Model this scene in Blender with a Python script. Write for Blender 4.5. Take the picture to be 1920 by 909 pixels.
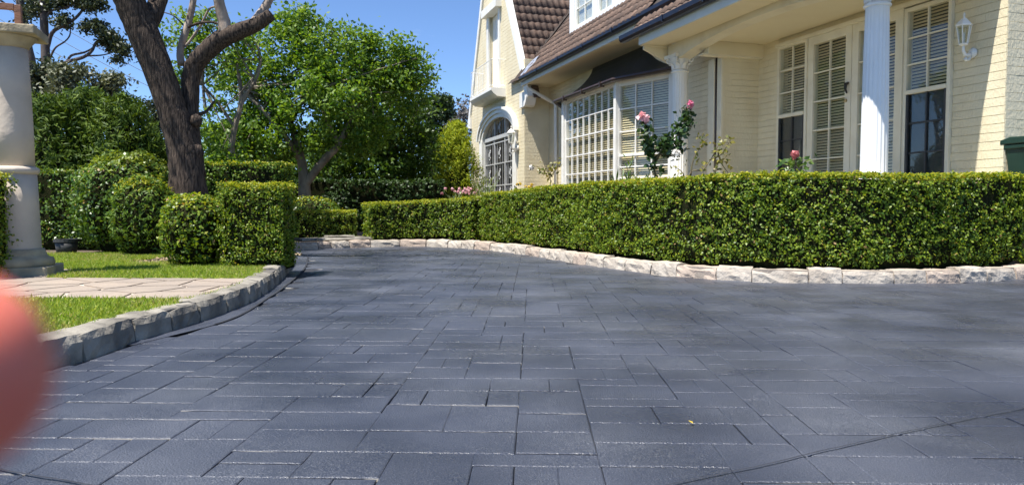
import bpy, math, random
import numpy as np
from mathutils import Vector, Matrix, Quaternion

S = bpy.context.scene
for o in list(bpy.data.objects):
    bpy.data.objects.remove(o)
COL = S.collection
PI = math.pi

# ------------------------------------------------------------------ camera
F_PX, CX, CY, HORIZON, CAM_H = 1400.0, 960.0, 454.5, 388.0, 0.83     # photo is 1920 x 909
PITCH = math.atan((CY - HORIZON) / F_PX)
cam = bpy.data.cameras.new('camera')
cam.sensor_width = 36.0
cam.lens = 36.0 * F_PX / 1920.0
cam.clip_start = 0.004
cam.clip_end = 2000.0
cam.dof.use_dof = True
cam.dof.focus_distance = 8.5
cam.dof.aperture_fstop = 9.0
camo = bpy.data.objects.new('camera', cam)
COL.objects.link(camo)
camo.location = (0, 0, CAM_H)
camo.rotation_euler = (PI / 2 - PITCH, 0, 0)
S.camera = camo

# ------------------------------------------------------------------ sun and sky
SUN = Vector((-0.344, -0.271, 1.0)).normalized()
world = bpy.data.worlds.new('World')
S.world = world
world.use_nodes = True
wn, wl = world.node_tree.nodes, world.node_tree.links
wn.clear()
wout = wn.new('ShaderNodeOutputWorld')
wbg = wn.new('ShaderNodeBackground')
sky = wn.new('ShaderNodeTexSky')
sky.sky_type = 'NISHITA'
sky.sun_disc = False
sky.sun_elevation = math.asin(SUN.z)
sky.sun_rotation = math.atan2(SUN.x, SUN.y)
sky.altitude = 50
sky.air_density = 0.65
sky.dust_density = 0.0
sky.ozone_density = 7.0
wbg.inputs[1].default_value = 0.115
wtc = wn.new('ShaderNodeTexCoord'); wmp = wn.new('ShaderNodeMapping'); wmp.inputs['Scale'].default_value = (2.0, 2.0, 7.0)
wnz = wn.new('ShaderNodeTexNoise'); wnz.inputs['Scale'].default_value = 1.7; wnz.inputs['Detail'].default_value = 7; wnz.inputs['Roughness'].default_value = .6
wrg = wn.new('ShaderNodeMapRange'); wrg.inputs[1].default_value, wrg.inputs[2].default_value = .66, .90; wrg.inputs[4].default_value = .4
wmx = wn.new('ShaderNodeMix'); wmx.data_type = 'RGBA'; wmx.inputs[7].default_value = (6.5, 6.8, 7.2, 1)
wl.new(wtc.outputs['Generated'], wmp.inputs[0]); wl.new(wmp.outputs[0], wnz.inputs['Vector']); wl.new(wnz.outputs[0], wrg.inputs[0])
wl.new(wrg.outputs[0], wmx.inputs[0]); wl.new(sky.outputs[0], wmx.inputs[6]); wl.new(wmx.outputs[2], wbg.inputs[0])
wl.new(wbg.outputs[0], wout.inputs[0])
sun = bpy.data.lights.new('sun', 'SUN')
sun.energy = 5.0
sun.angle = math.radians(0.5)
sun.color = (1.0, 0.96, 0.89)
suno = bpy.data.objects.new('sun', sun)
COL.objects.link(suno)
suno.rotation_euler = (-SUN).to_track_quat('-Z', 'Y').to_euler()
S.view_settings.view_transform = 'Standard'
S.view_settings.look = 'None'
S.view_settings.gamma = 1.0
S.view_settings.exposure = 0.9

# ------------------------------------------------------------------ helpers
def ground(px, py, z=0.0):
    """point on the level z seen at a photo pixel"""
    x, y = (px - CX) / F_PX, -(py - CY) / F_PX
    c, s = math.cos(PITCH), math.sin(PITCH)
    r = (x, c + y * s, -s + y * c)
    t = (z - CAM_H) / r[2]
    return (r[0] * t, r[1] * t)

def at(px, py, Y):
    """point at depth Y seen at a photo pixel"""
    x, y = (px - CX) / F_PX, -(py - CY) / F_PX
    c, s = math.cos(PITCH), math.sin(PITCH)
    r = (x, c + y * s, -s + y * c)
    t = Y / r[1]
    return Vector((r[0] * t, Y, CAM_H + r[2] * t))

def link(o, parent=None):
    COL.objects.link(o)
    if parent is not None:
        o.parent = parent
    return o

def tag(o, label=None, cat=None, group=None, kind=None):
    if label: o['label'] = label
    if cat: o['category'] = cat
    if group: o['group'] = group
    if kind: o['kind'] = kind
    return o

def empty(name, loc=(0, 0, 0), rz=0, parent=None):
    o = bpy.data.objects.new(name, None)
    link(o, parent)
    o.location = loc
    o.rotation_euler = (0, 0, rz)
    return o

class MB:
    def __init__(self):
        self.v, self.f = [], []
    def add(self, vs, fs):
        n = len(self.v)
        self.v += [tuple(p) for p in vs]
        self.f += [tuple(i + n for i in q) for q in fs]
        return self
    def box(self, a, b):
        x0, y0, z0 = a; x1, y1, z1 = b
        return self.add([(x0, y0, z0), (x1, y0, z0), (x1, y1, z0), (x0, y1, z0), (x0, y0, z1), (x1, y0, z1), (x1, y1, z1), (x0, y1, z1)],
                        [(0, 3, 2, 1), (4, 5, 6, 7), (0, 1, 5, 4), (1, 2, 6, 5), (2, 3, 7, 6), (3, 0, 4, 7)])
    def tube(self, pts, rad, seg=8, cap=True, wob=0.0, seed=0):
        pts = [Vector(p) for p in pts]
        n = len(pts)
        rad = [rad] * n if not hasattr(rad, '__len__') else rad
        rng = random.Random(seed)
        t0 = (pts[1] - pts[0]).normalized()
        ref = Vector((0, 0, 1)) if abs(t0.z) < 0.9 else Vector((1, 0, 0))
        b = t0.cross(ref).normalized()
        vs, fs = [], []
        for i, p in enumerate(pts):
            t = (pts[min(i + 1, n - 1)] - pts[max(i - 1, 0)]).normalized()
            b = (b - t * b.dot(t)).normalized()
            c = t.cross(b)
            for k in range(seg):
                a = 2 * PI * k / seg
                r = rad[i] * (1 + wob * (rng.random() - 0.5))
                vs.append(p + (b * math.cos(a) + c * math.sin(a)) * r)
        for i in range(n - 1):
            for k in range(seg):
                k2 = (k + 1) % seg
                fs.append((i * seg + k, i * seg + k2, (i + 1) * seg + k2, (i + 1) * seg + k))
        if cap:
            fs.append(tuple(range(seg))[::-1])
            fs.append(tuple((n - 1) * seg + k for k in range(seg)))
        return self.add(vs, fs)
    def lathe(self, prof, seg=24, c=(0, 0, 0), cap=True, rfun=None):
        vs, fs = [], []
        for r, z in prof:
            for k in range(seg):
                a = 2 * PI * k / seg
                rr = r if rfun is None else rfun(r, a, z)
                vs.append((c[0] + rr * math.cos(a), c[1] + rr * math.sin(a), c[2] + z))
        n = len(prof)
        for i in range(n - 1):
            for k in range(seg):
                k2 = (k + 1) % seg
                fs.append((i * seg + k, i * seg + k2, (i + 1) * seg + k2, (i + 1) * seg + k))
        if cap:
            fs.append(tuple(range(seg))[::-1])
            fs.append(tuple((n - 1) * seg + k for k in range(seg)))
        return self.add(vs, fs)
    def prism(self, poly, axis, lo, hi):
        """poly of 2d points; axis 'x' -> (lo..hi, a, b), 'y' -> (a, lo..hi, b), 'z' -> (a, b, lo..hi)"""
        def P(a, b, t):
            return {'x': (t, a, b), 'y': (a, t, b), 'z': (a, b, t)}[axis]
        n = len(poly)
        vs = [P(a, b, lo) for a, b in poly] + [P(a, b, hi) for a, b in poly]
        fs = [tuple(range(n))[::-1], tuple(range(n, 2 * n))] + [(i, (i + 1) % n, n + (i + 1) % n, n + i) for i in range(n)]
        return self.add(vs, fs)
    def mesh(self, name, mat, smooth=False):
        me = bpy.data.meshes.new(name)
        me.from_pydata(self.v, [], self.f)
        if mat is not None: me.materials.append(mat)
        if smooth: me.polygons.foreach_set('use_smooth', [True] * len(me.polygons))
        me.update()
        return me
    def build(self, name, mat, parent=None, smooth=False, bevel=0, fix=False):
        me = self.mesh(name, mat, smooth)
        if fix:
            import bmesh
            b = bmesh.new(); b.from_mesh(me); bmesh.ops.recalc_face_normals(b, faces=b.faces); b.to_mesh(me); b.free()
        o = link(bpy.data.objects.new(name, me), parent)
        if bevel:
            m = o.modifiers.new('bevel', 'BEVEL'); m.width = bevel; m.segments = 2; m.limit_method = 'ANGLE'
        return o

# ------------------------------------------------------------------ materials
def rgb(c): return (c[0], c[1], c[2], 1.0)

def mat(name, c1, c2=None, scale=5.0, rough=0.6, bump=0.0, bscale=60.0, detail=4.0, spec=0.5, stretch=None, metallic=0.0, contrast=(0.35, 0.65), rrange=None):
    m = bpy.data.materials.new(name)
    m.use_nodes = True
    nt = m.node_tree
    N, L = nt.nodes, nt.links
    p = N['Principled BSDF']
    p.inputs['Roughness'].default_value = rough
    p.inputs['Specular IOR Level'].default_value = spec
    p.inputs['Metallic'].default_value = metallic
    p.inputs['Base Color'].default_value = rgb(c1)
    geo = N.new('ShaderNodeNewGeometry')
    src = geo.outputs['Position']
    if stretch:
        mp = N.new('ShaderNodeMapping'); mp.inputs['Scale'].default_value = stretch
        L.new(src, mp.inputs[0]); src = mp.outputs[0]
    if c2 is not None:
        nz = N.new('ShaderNodeTexNoise'); nz.inputs['Scale'].default_value = scale; nz.inputs['Detail'].default_value = detail
        L.new(src, nz.inputs['Vector'])
        r = N.new('ShaderNodeMapRange')
        r.inputs[1].default_value, r.inputs[2].default_value = contrast
        L.new(nz.outputs[0], r.inputs[0])
        mx = N.new('ShaderNodeMix'); mx.data_type = 'RGBA'
        mx.inputs[6].default_value = rgb(c1); mx.inputs[7].default_value = rgb(c2)
        L.new(r.outputs[0], mx.inputs[0])
        L.new(mx.outputs[2], p.inputs['Base Color'])
        if rrange:
            r2 = N.new('ShaderNodeMapRange'); r2.inputs[3].default_value, r2.inputs[4].default_value = rrange
            L.new(r.outputs[0], r2.inputs[0]); L.new(r2.outputs[0], p.inputs['Roughness'])
    if bump:
        n2 = N.new('ShaderNodeTexNoise'); n2.inputs['Scale'].default_value = bscale; n2.inputs['Detail'].default_value = 5
        L.new(src, n2.inputs['Vector'])
        bp = N.new('ShaderNodeBump'); bp.inputs['Strength'].default_value = bump; bp.inputs['Distance'].default_value = 0.02
        L.new(n2.outputs[0], bp.inputs['Height']); L.new(bp.outputs[0], p.inputs['Normal'])
    return m

def speckle(m, scale=330.0, amount=0.10):
    """fine pale grit and surface sparkle, painted into the base colour"""
    N, L = m.node_tree.nodes, m.node_tree.links
    p = N['Principled BSDF']; src = p.inputs['Base Color'].links[0].from_socket
    geo = N.new('ShaderNodeNewGeometry'); nz = N.new('ShaderNodeTexNoise')
    nz.inputs['Scale'].default_value = scale; nz.inputs['Detail'].default_value = 2
    L.new(geo.outputs['Position'], nz.inputs['Vector'])
    big = N.new('ShaderNodeTexNoise'); big.inputs['Scale'].default_value = 1.1; big.inputs['Detail'].default_value = 3
    L.new(geo.outputs['Position'], big.inputs['Vector'])
    sm_ = N.new('ShaderNodeMath'); sm_.operation = 'MULTIPLY_ADD'; sm_.inputs[1].default_value = .35
    L.new(big.outputs[0], sm_.inputs[0]); L.new(nz.outputs[0], sm_.inputs[2])
    r = N.new('ShaderNodeMapRange'); r.inputs[1].default_value, r.inputs[2].default_value = .71, .89
    r.inputs[4].default_value = .55
    L.new(sm_.outputs[0], r.inputs[0])
    hv = N.new('ShaderNodeHueSaturation'); isl = N.new('ShaderNodeMapRange')
    isl.inputs[3].default_value, isl.inputs[4].default_value = .78, 1.25
    L.new(geo.outputs['Random Per Island'], isl.inputs[0]); L.new(isl.outputs[0], hv.inputs['Value']); L.new(src, hv.inputs['Color'])
    mx = N.new('ShaderNodeMix'); mx.data_type = 'RGBA'; mx.inputs[7].default_value = (.30, .31, .33, 1)
    L.new(r.outputs[0], mx.inputs[0]); L.new(hv.outputs[0], mx.inputs[6]); L.new(mx.outputs[2], p.inputs['Base Color'])

def pale_lawn_side(m):
    """the pale patches on the joint edges fade out away from the lawn side"""
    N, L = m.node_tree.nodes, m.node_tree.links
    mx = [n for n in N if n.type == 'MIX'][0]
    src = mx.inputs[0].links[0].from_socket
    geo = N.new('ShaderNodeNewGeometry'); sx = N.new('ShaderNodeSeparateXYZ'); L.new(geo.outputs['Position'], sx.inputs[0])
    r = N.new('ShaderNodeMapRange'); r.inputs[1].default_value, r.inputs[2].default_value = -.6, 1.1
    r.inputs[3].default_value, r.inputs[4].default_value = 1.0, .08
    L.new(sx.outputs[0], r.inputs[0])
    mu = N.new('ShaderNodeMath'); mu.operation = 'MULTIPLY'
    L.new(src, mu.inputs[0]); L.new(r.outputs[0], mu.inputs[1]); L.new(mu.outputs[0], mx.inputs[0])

def leaf_mat(name, dark, light, rough=0.38, trans=0.3, tcol=None, spec=0.5):
    m = bpy.data.materials.new(name)
    m.use_nodes = True
    nt = m.node_tree
    N, L = nt.nodes, nt.links
    p = N['Principled BSDF']; out = N['Material Output']
    p.inputs['Roughness'].default_value = rough
    p.inputs['Specular IOR Level'].default_value = spec
    g = N.new('ShaderNodeNewGeometry')
    ramp = N.new('ShaderNodeValToRGB')
    ramp.color_ramp.elements[0].color = rgb(dark); ramp.color_ramp.elements[1].color = rgb(light)
    L.new(g.outputs['Random Per Island'], ramp.inputs[0])
    L.new(ramp.outputs[0], p.inputs['Base Color'])
    tr = N.new('ShaderNodeBsdfTranslucent')
    tm = N.new('ShaderNodeMix'); tm.data_type = 'RGBA'; tm.blend_type = 'MULTIPLY'
    tm.inputs[0].default_value = 1.0
    tm.inputs[7].default_value = rgb(tcol or (1.6, 1.5, 0.5))
    L.new(ramp.outputs[0], tm.inputs[6]); L.new(tm.outputs[2], tr.inputs[0])
    ms = N.new('ShaderNodeMixShader'); ms.inputs[0].default_value = trans
    L.new(p.outputs[0], ms.inputs[1]); L.new(tr.outputs[0], ms.inputs[2]); L.new(ms.outputs[0], out.inputs[0])
    return m

def odd_leaves(m, c=(0.30, 0.19, 0.07)):
    """a few leaves in every hundred have browned"""
    for nd in m.node_tree.nodes:
        if nd.type == 'VALTORGB':
            e = nd.color_ramp.elements
            e[1].position = .972
            x = e.new(.985); x.color = rgb(c)

def glass_mat(name, tint=(0.9, 0.95, 0.95), refl=0.12):
    m = bpy.data.materials.new(name)
    m.use_nodes = True
    N, L = m.node_tree.nodes, m.node_tree.links
    N.clear()
    out = N.new('ShaderNodeOutputMaterial')
    t = N.new('ShaderNodeBsdfTransparent'); t.inputs[0].default_value = rgb(tint)
    g = N.new('ShaderNodeBsdfGlossy'); g.inputs['Roughness'].default_value = 0.02
    fr = N.new('ShaderNodeLayerWeight'); fr.inputs[0].default_value = 0.5
    pw = N.new('ShaderNodeMath'); pw.operation = 'POWER'; pw.inputs[1].default_value = 4.0
    ad = N.new('ShaderNodeMath'); ad.operation = 'ADD'; ad.use_clamp = True; ad.inputs[1].default_value = refl * .5
    L.new(fr.outputs['Facing'], pw.inputs[0]); L.new(pw.outputs[0], ad.inputs[0])
    mx = N.new('ShaderNodeMixShader')
    L.new(ad.outputs[0], mx.inputs[0]); L.new(t.outputs[0], mx.inputs[1]); L.new(g.outputs[0], mx.inputs[2])
    L.new(mx.outputs[0], out.inputs[0])
    return m

M = {}
M['tile'] = mat('sealed_concrete', (0.020, 0.025, 0.042), (0.044, 0.051, 0.073), 1.3, 0.34, 0.45, 130.0, 9.0, 0.65, rrange=(0.24, 0.44))
speckle(M['tile'])  # sparkle of the sealer put into the colour as pale specks, with grit
M['apron'] = mat('apron_concrete', (0.050, 0.054, 0.064), (0.074, 0.078, 0.086), 3.0, 0.45, 0.35, 120.0)
M['joint'] = mat('joint_dark', (0.014, 0.016, 0.022), (0.028, 0.031, 0.040), 8.0, 0.7)
M['edge'] = mat('pale_joint_edge', (0.046, 0.050, 0.060), (0.62, 0.57, 0.48), 3.2, 0.6, 0.0, 60.0, 9.0, 0.4, stretch=(1.0, 5.0, 1.0), contrast=(0.53, 0.60))  # pale noise patches on the near edges of the tiles
pale_lawn_side(M['edge'])
M['stone_pale'] = mat('pale_sandstone', (0.50, 0.445, 0.375), (0.36, 0.31, 0.255), 5.0, 0.9, 0.7, 26.0, 7.0, 0.2)
M['stone_pink'] = mat('pink_sandstone', (0.47, 0.38, 0.305), (0.36, 0.29, 0.235), 5.0, 0.9, 0.7, 26.0, 7.0, 0.2)
M['stone_grey'] = mat('grey_sandstone', (0.30, 0.275, 0.23), (0.115, 0.105, 0.09), 4.0, 0.9, 0.7, 24.0, 7.0, 0.2)
M['mortar'] = mat('mortar', (0.33, 0.28, 0.23), (0.24, 0.20, 0.165), 12.0, 0.95, 0.5, 60.0)
M['mortar_dark'] = mat('mortar_dark', (0.07, 0.065, 0.06), (0.13, 0.12, 0.11), 9.0, 0.95, 0.6, 60.0)
M['flag'] = mat('flagstone', (0.34, 0.275, 0.215), (0.26, 0.215, 0.175), 2.0, 0.85, 0.4, 30.0)
M['grout'] = mat('grout', (0.52, 0.45, 0.37), (0.42, 0.36, 0.29), 8.0, 0.95, 0.3)
M['lawn'] = mat('lawn_soil', (0.10, 0.10, 0.035), (0.16, 0.14, 0.06), 6.0, 0.95, 0.6, 40.0)
M['soil'] = mat('garden_soil', (0.075, 0.052, 0.036), (0.13, 0.095, 0.065), 7.0, 0.95, 0.9, 40.0)
M['far_ground'] = mat('far_ground', (0.07, 0.075, 0.035), (0.11, 0.10, 0.055), 0.5, 0.95)
M['grass'] = leaf_mat('grass_blade', (0.13, 0.25, 0.022), (0.38, 0.45, 0.08), 0.6, 0.38, spec=.25)
M['dry_grass'] = leaf_mat('dry_grass_blade', (0.36, 0.33, 0.12), (0.58, 0.52, 0.26), 0.6, 0.3, spec=.2)
M['hedge'] = leaf_mat('box_leaf', (0.040, 0.105, 0.008), (0.25, 0.33, 0.024), 0.46, 0.36, spec=.4)
M['shade_leaf'] = leaf_mat('painted_shade_leaf', (0.012, 0.034, 0.008), (0.05, 0.095, 0.016), 0.5, 0.2, spec=.3)  # leaf colour darkened to carry the shade of the trees overhead
M['hedge_new'] = leaf_mat('box_new_growth', (0.20, 0.25, 0.016), (0.44, 0.41, 0.045), 0.5, 0.40, spec=.3)
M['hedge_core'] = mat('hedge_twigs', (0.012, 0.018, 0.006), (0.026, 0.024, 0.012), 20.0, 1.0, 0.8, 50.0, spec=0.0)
M['camellia'] = leaf_mat('camellia_leaf', (0.025, 0.075, 0.009), (0.14, 0.23, 0.022), 0.38, 0.25, spec=.5)
M['cam_new'] = leaf_mat('camellia_new', (0.13, 0.20, 0.02), (0.26, 0.30, 0.035), 0.4, 0.3, spec=.4)
M['yew'] = leaf_mat('yew_needle', (0.03, 0.08, 0.010), (0.15, 0.24, 0.02), 0.5, 0.28, spec=.3)
M['cypress'] = leaf_mat('cypress_spray', (0.018, 0.05, 0.008), (0.12, 0.18, 0.018), 0.6, 0.22, spec=.2)
M['gold'] = leaf_mat('golden_cypress', (0.15, 0.23, 0.012), (0.40, 0.43, 0.03), 0.6, 0.38, spec=.2)
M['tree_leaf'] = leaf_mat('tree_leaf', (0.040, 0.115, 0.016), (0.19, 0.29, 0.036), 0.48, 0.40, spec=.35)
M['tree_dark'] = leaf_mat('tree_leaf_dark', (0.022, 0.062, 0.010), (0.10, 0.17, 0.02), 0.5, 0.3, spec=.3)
M['euc'] = leaf_mat('eucalypt_leaf', (0.020, 0.035, 0.014), (0.085, 0.10, 0.045), 0.45, 0.2, (1.2, 1.2, 0.7))
M['euc_pale'] = leaf_mat('eucalypt_leaf_pale', (0.07, 0.085, 0.045), (0.17, 0.18, 0.10), 0.5, 0.2, (1.2, 1.2, 0.7))
M['cedar'] = leaf_mat('cedar_needle', (0.02, 0.045, 0.016), (0.06, 0.10, 0.03), 0.5, 0.15)
M['mauve'] = leaf_mat('mauve_blossom', (0.10, 0.10, 0.085), (0.22, 0.20, 0.19), 0.6, 0.3, (1, 1, 1))
M['rose_leaf'] = leaf_mat('rose_leaf', (0.018, 0.045, 0.014), (0.07, 0.125, 0.035), 0.3, 0.2)
M['rose_leaf_y'] = leaf_mat('rose_leaf_yellowed', (0.06, 0.09, 0.015), (0.30, 0.26, 0.05), 0.4, 0.25)
M['herb'] = leaf_mat('grey_green_herb', (0.12, 0.18, 0.06), (0.30, 0.36, 0.16), 0.5, 0.3)
M['strap'] = leaf_mat('strap_leaf', (0.04, 0.10, 0.02), (0.14, 0.22, 0.05), 0.35, 0.3)
M['petal_pink'] = leaf_mat('pink_petal', (0.72, 0.34, 0.38), (0.85, 0.58, 0.58), 0.5, 0.3, (1, 0.9, 0.9))
M['petal_hot'] = leaf_mat('deep_pink_petal', (0.68, 0.13, 0.28), (0.80, 0.28, 0.42), 0.5, 0.3, (1, 0.9, 0.9))
M['petal_red'] = leaf_mat('red_petal', (0.50, 0.10, 0.11), (0.70, 0.30, 0.30), 0.5, 0.3, (1, 0.9, 0.9))
M['petal_white'] = leaf_mat('white_petal', (0.75, 0.72, 0.66), (0.85, 0.82, 0.78), 0.5, 0.3, (1, 1, 1))
M['petal_yellow'] = leaf_mat('yellow_petal', (0.75, 0.5, 0.03), (0.8, 0.6, 0.08), 0.5, 0.3, (1, 1, 0.8))
odd_leaves(M['hedge'])
odd_leaves(M['camellia'])
M['bark'] = mat('rough_bark', (0.105, 0.078, 0.060), (0.030, 0.023, 0.019), 42.0, 0.95, 1.0, 60.0, 8.0, 0.2, stretch=(1.0, 1.0, 0.13), contrast=(0.38, 0.62))
M['bark_pale'] = mat('pale_branch', (0.40, 0.33, 0.27), (0.20, 0.15, 0.12), 7.0, 0.9, 0.7, 22.0, 6.0, 0.2, stretch=(1, 1, 0.35))
M['bark_grey'] = mat('grey_bark', (0.24, 0.20, 0.15), (0.12, 0.10, 0.075), 6.0, 0.9, 0.6, 20.0, stretch=(1, 1, 0.4))
M['bark_euc'] = mat('dark_trunk', (0.060, 0.045, 0.040), (0.10, 0.08, 0.07), 3.0, 0.9, 0.5, 8.0)
M['cane'] = mat('rose_cane', (0.10, 0.07, 0.035), (0.16, 0.14, 0.05), 20.0, 0.6)
M['cream'] = mat('cream_brick_paint', (0.75, 0.665, 0.465), (0.665, 0.575, 0.385), 2.2, 0.62, 0.4, 38.0, 9.0, 0.3, stretch=(1, 1, .45))
M['cream_flat'] = mat('cream_paint', (0.745, 0.66, 0.455), (0.715, 0.625, 0.425), 1.5, 0.55, 0.05, 30.0)
M['white'] = mat('white_paint', (0.80, 0.78, 0.72), (0.70, 0.67, 0.59), 3.0, 0.45, 0.08, 40.0, 8.0, contrast=(.45, .8))
M['white_bright'] = mat('white_gloss_paint', (0.82, 0.82, 0.81), (0.79, 0.79, 0.775), 4.0, 0.35, 0.05, 40.0)
M['beige_paint'] = mat('beige_frame_paint', (0.75, 0.685, 0.52), (0.64, 0.57, 0.42), 3.0, 0.45, 0.06, 40.0, 8.0, contrast=(.45, .8))
M['gutter'] = mat('navy_gutter_paint', (0.008, 0.010, 0.020), (0.014, 0.017, 0.030), 4.0, 0.35, spec=.3)
M['gutter_brown'] = mat('brown_gutter_paint', (0.035, 0.022, 0.018), (0.055, 0.036, 0.028), 6.0, 0.35)
M['fascia'] = mat('fascia_paint', (0.62, 0.63, 0.58), (0.57, 0.58, 0.53), 3.0, 0.5)
M['hood'] = mat('charcoal_sheet', (0.020, 0.025, 0.026), (0.032, 0.036, 0.036), 2.0, 0.4)
M['rooftile'] = mat('terracotta_tile', (0.16, 0.105, 0.078), (0.075, 0.052, 0.042), 5.0, 0.75, 0.6, 40.0, 6.0, 0.3)
M['rooftile_b'] = mat('terracotta_tile_worn', (0.20, 0.13, 0.095), (0.10, 0.068, 0.053), 5.0, 0.75, 0.6, 40.0, 6.0, 0.3)
M['deck'] = mat('roof_underlay', (0.05, 0.035, 0.028), (0.03, 0.022, 0.018), 3.0, 0.9)
M['lead'] = mat('lead_flashing', (0.42, 0.45, 0.52), (0.25, 0.27, 0.33), 9.0, 0.4, 0.6, 18.0, metallic=0.3)
M['gate_paint'] = mat('grey_white_iron_paint', (0.50, 0.50, 0.49), (0.42, 0.42, 0.41), 6.0, 0.45)
M['glass'] = glass_mat('window_glass', (0.95, 0.97, 0.96), 0.08)
M['screen'] = mat('fly_screen', (0.030, 0.030, 0.032), (0.045, 0.044, 0.042), 3.0, 0.5)
M['blind'] = mat('cream_blind', (0.80, 0.65, 0.42), (0.76, 0.61, 0.39), 3.0, 0.5)
M['dark_room'] = mat('dark_interior', (0.014, 0.013, 0.012), (0.02, 0.018, 0.016), 1.0, 0.9)  # near-black colour stands in for the darkness of the unlit rooms
M['black'] = mat('black_iron', (0.012, 0.011, 0.011), None, rough=0.4)
M['brass'] = mat('dull_brass', (0.45, 0.36, 0.20), None, rough=0.35, metallic=0.9)
M['lamp_glass'] = glass_mat('lantern_glass', (0.82, 0.85, 0.82), 0.2)
M['pillar'] = mat('aged_render', (0.55, 0.47, 0.385), (0.42, 0.355, 0.29), 2.5, 0.85, 0.3, 16.0, 8.0, 0.2, contrast=(.4, .75))
M['pillar_base'] = mat('stained_render', (0.44, 0.37, 0.25), (0.30, 0.25, 0.17), 5.0, 0.9, 0.5, 24.0, 6.0, 0.2)
M['timber'] = mat('stained_timber', (0.26, 0.115, 0.06), (0.17, 0.075, 0.04), 6.0, 0.55, 0.3, 30.0, stretch=(1, 1, 6))
M['bin'] = mat('green_bin_plastic', (0.008, 0.030, 0.018), (0.012, 0.038, 0.024), 4.0, 0.45)
M['pot'] = mat('dark_pot', (0.03, 0.03, 0.032), (0.05, 0.05, 0.05), 6.0, 0.6)
M['wire'] = mat('cable', (0.03, 0.03, 0.035), None, rough=0.6)
M['litter'] = mat('leaf_litter', (0.30, 0.20, 0.10), (0.42, 0.33, 0.20), 20.0, 0.8)
skin = mat('skin', (0.82, 0.22, 0.14), (0.74, 0.17, 0.11), 90.0, 0.5)
skin.node_tree.nodes['Principled BSDF'].inputs['Subsurface Weight'].default_value = 0.35
skin.node_tree.nodes['Principled BSDF'].inputs['Subsurface Radius'].default_value = (0.01, 0.003, 0.002)
M['skin'] = skin

_cube = {}
def cube_mesh(m):
    if m.name not in _cube:
        _cube[m.name] = MB().box((-.5, -.5, -.5), (.5, .5, .5)).mesh('block_' + m.name, m)
    return _cube[m.name]

def block(name, m, parent, lo, hi, rot=None):
    """a box object that shares one unit mesh per material"""
    o = link(bpy.data.objects.new(name, cube_mesh(m)), parent)
    o.location = [(a + b) / 2 for a, b in zip(lo, hi)]
    o.scale = [max(abs(b - a), 1e-4) for a, b in zip(lo, hi)]
    if rot: o.rotation_euler = rot
    return o

# ------------------------------------------------------------------ foliage helpers
def unit(a): return a / np.maximum(np.linalg.norm(a, axis=1, keepdims=True), 1e-9)

def leaves(name, C, Nrm, size, m, parent=None, aspect=0.55, seed=0, fold=0.18, T=None, jit=0.35):
    rng = np.random.default_rng(seed)
    n = len(C)
    size = np.broadcast_to(np.asarray(size, float), (n,)) * (1 - jit / 2 + jit * rng.random(n))
    Nrm = unit(np.asarray(Nrm, float))
    if T is None:
        T = rng.normal(size=(n, 3))
    T = unit(T - Nrm * np.sum(T * Nrm, axis=1, keepdims=True))
    B = np.cross(Nrm, T)
    L = size[:, None]; W = L * aspect
    up = Nrm * W * fold
    V = np.stack([C - T * L * .5, C + B * W * .5 + up - T * L * .06, C + T * L * .5, C - B * W * .5 + up - T * L * .06], axis=1).reshape(-1, 3)
    me = bpy.data.meshes.new(name)
    me.vertices.add(4 * n)
    me.vertices.foreach_set('co', V.astype(np.float32).ravel())
    me.loops.add(4 * n)
    me.loops.foreach_set('vertex_index', np.arange(4 * n, dtype=np.int32))
    me.polygons.add(n)
    me.polygons.foreach_set('loop_start', np.arange(0, 4 * n, 4, dtype=np.int32))
    try:
        me.polygons.foreach_set('loop_total', np.full(n, 4, dtype=np.int32))
    except Exception:
        pass
    me.materials.append(m)
    me.update(calc_edges=True)
    o = link(bpy.data.objects.new(name, me), parent)
    o['kind'] = 'stuff'
    return o

def lump(P, s=1.0, seed=0.0):
    x, y, z = P[:, 0] * s + seed, P[:, 1] * s + seed * 1.7, P[:, 2] * s
    return (np.sin(3.1 * x + 1.3 * np.sin(2.3 * z + y)) + np.sin(3.7 * y + 1.1 * np.sin(2.9 * x)) + np.sin(4.3 * z + 1.7 * np.sin(1.9 * y + x))) / 3.0

def resample(pts, step):
    """Catmull-Rom through 2d points, resampled at equal steps"""
    P = [np.array(p, float) for p in pts]
    P = [2 * P[0] - P[1]] + P + [2 * P[-1] - P[-2]]
    out = []
    for i in range(1, len(P) - 2):
        for t in np.linspace(0, 1, 24, endpoint=False):
            a, b, c, d = P[i - 1], P[i], P[i + 1], P[i + 2]
            out.append(.5 * ((2 * b) + (-a + c) * t + (2 * a - 5 * b + 4 * c - d) * t * t + (-a + 3 * b - 3 * c + d) * t ** 3))
    out.append(P[-2])
    out = np.array(out)
    s = np.concatenate([[0], np.cumsum(np.linalg.norm(np.diff(out, axis=0), axis=1))])
    n = max(2, int(round(s[-1] / step)) + 1)
    q = np.linspace(0, s[-1], n)
    return np.stack([np.interp(q, s, out[:, k]) for k in range(2)], axis=1), q

# ------------------------------------------------------------------ ground, driveway, kerbs
def sheet(name, poly, z, m, parent=None, kind='structure'):
    o = MB().add([(x, y, z) for x, y in poly], [tuple(range(len(poly)))]).build(name, m, parent)
    if kind and parent is None: o['kind'] = kind
    return o

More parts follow.
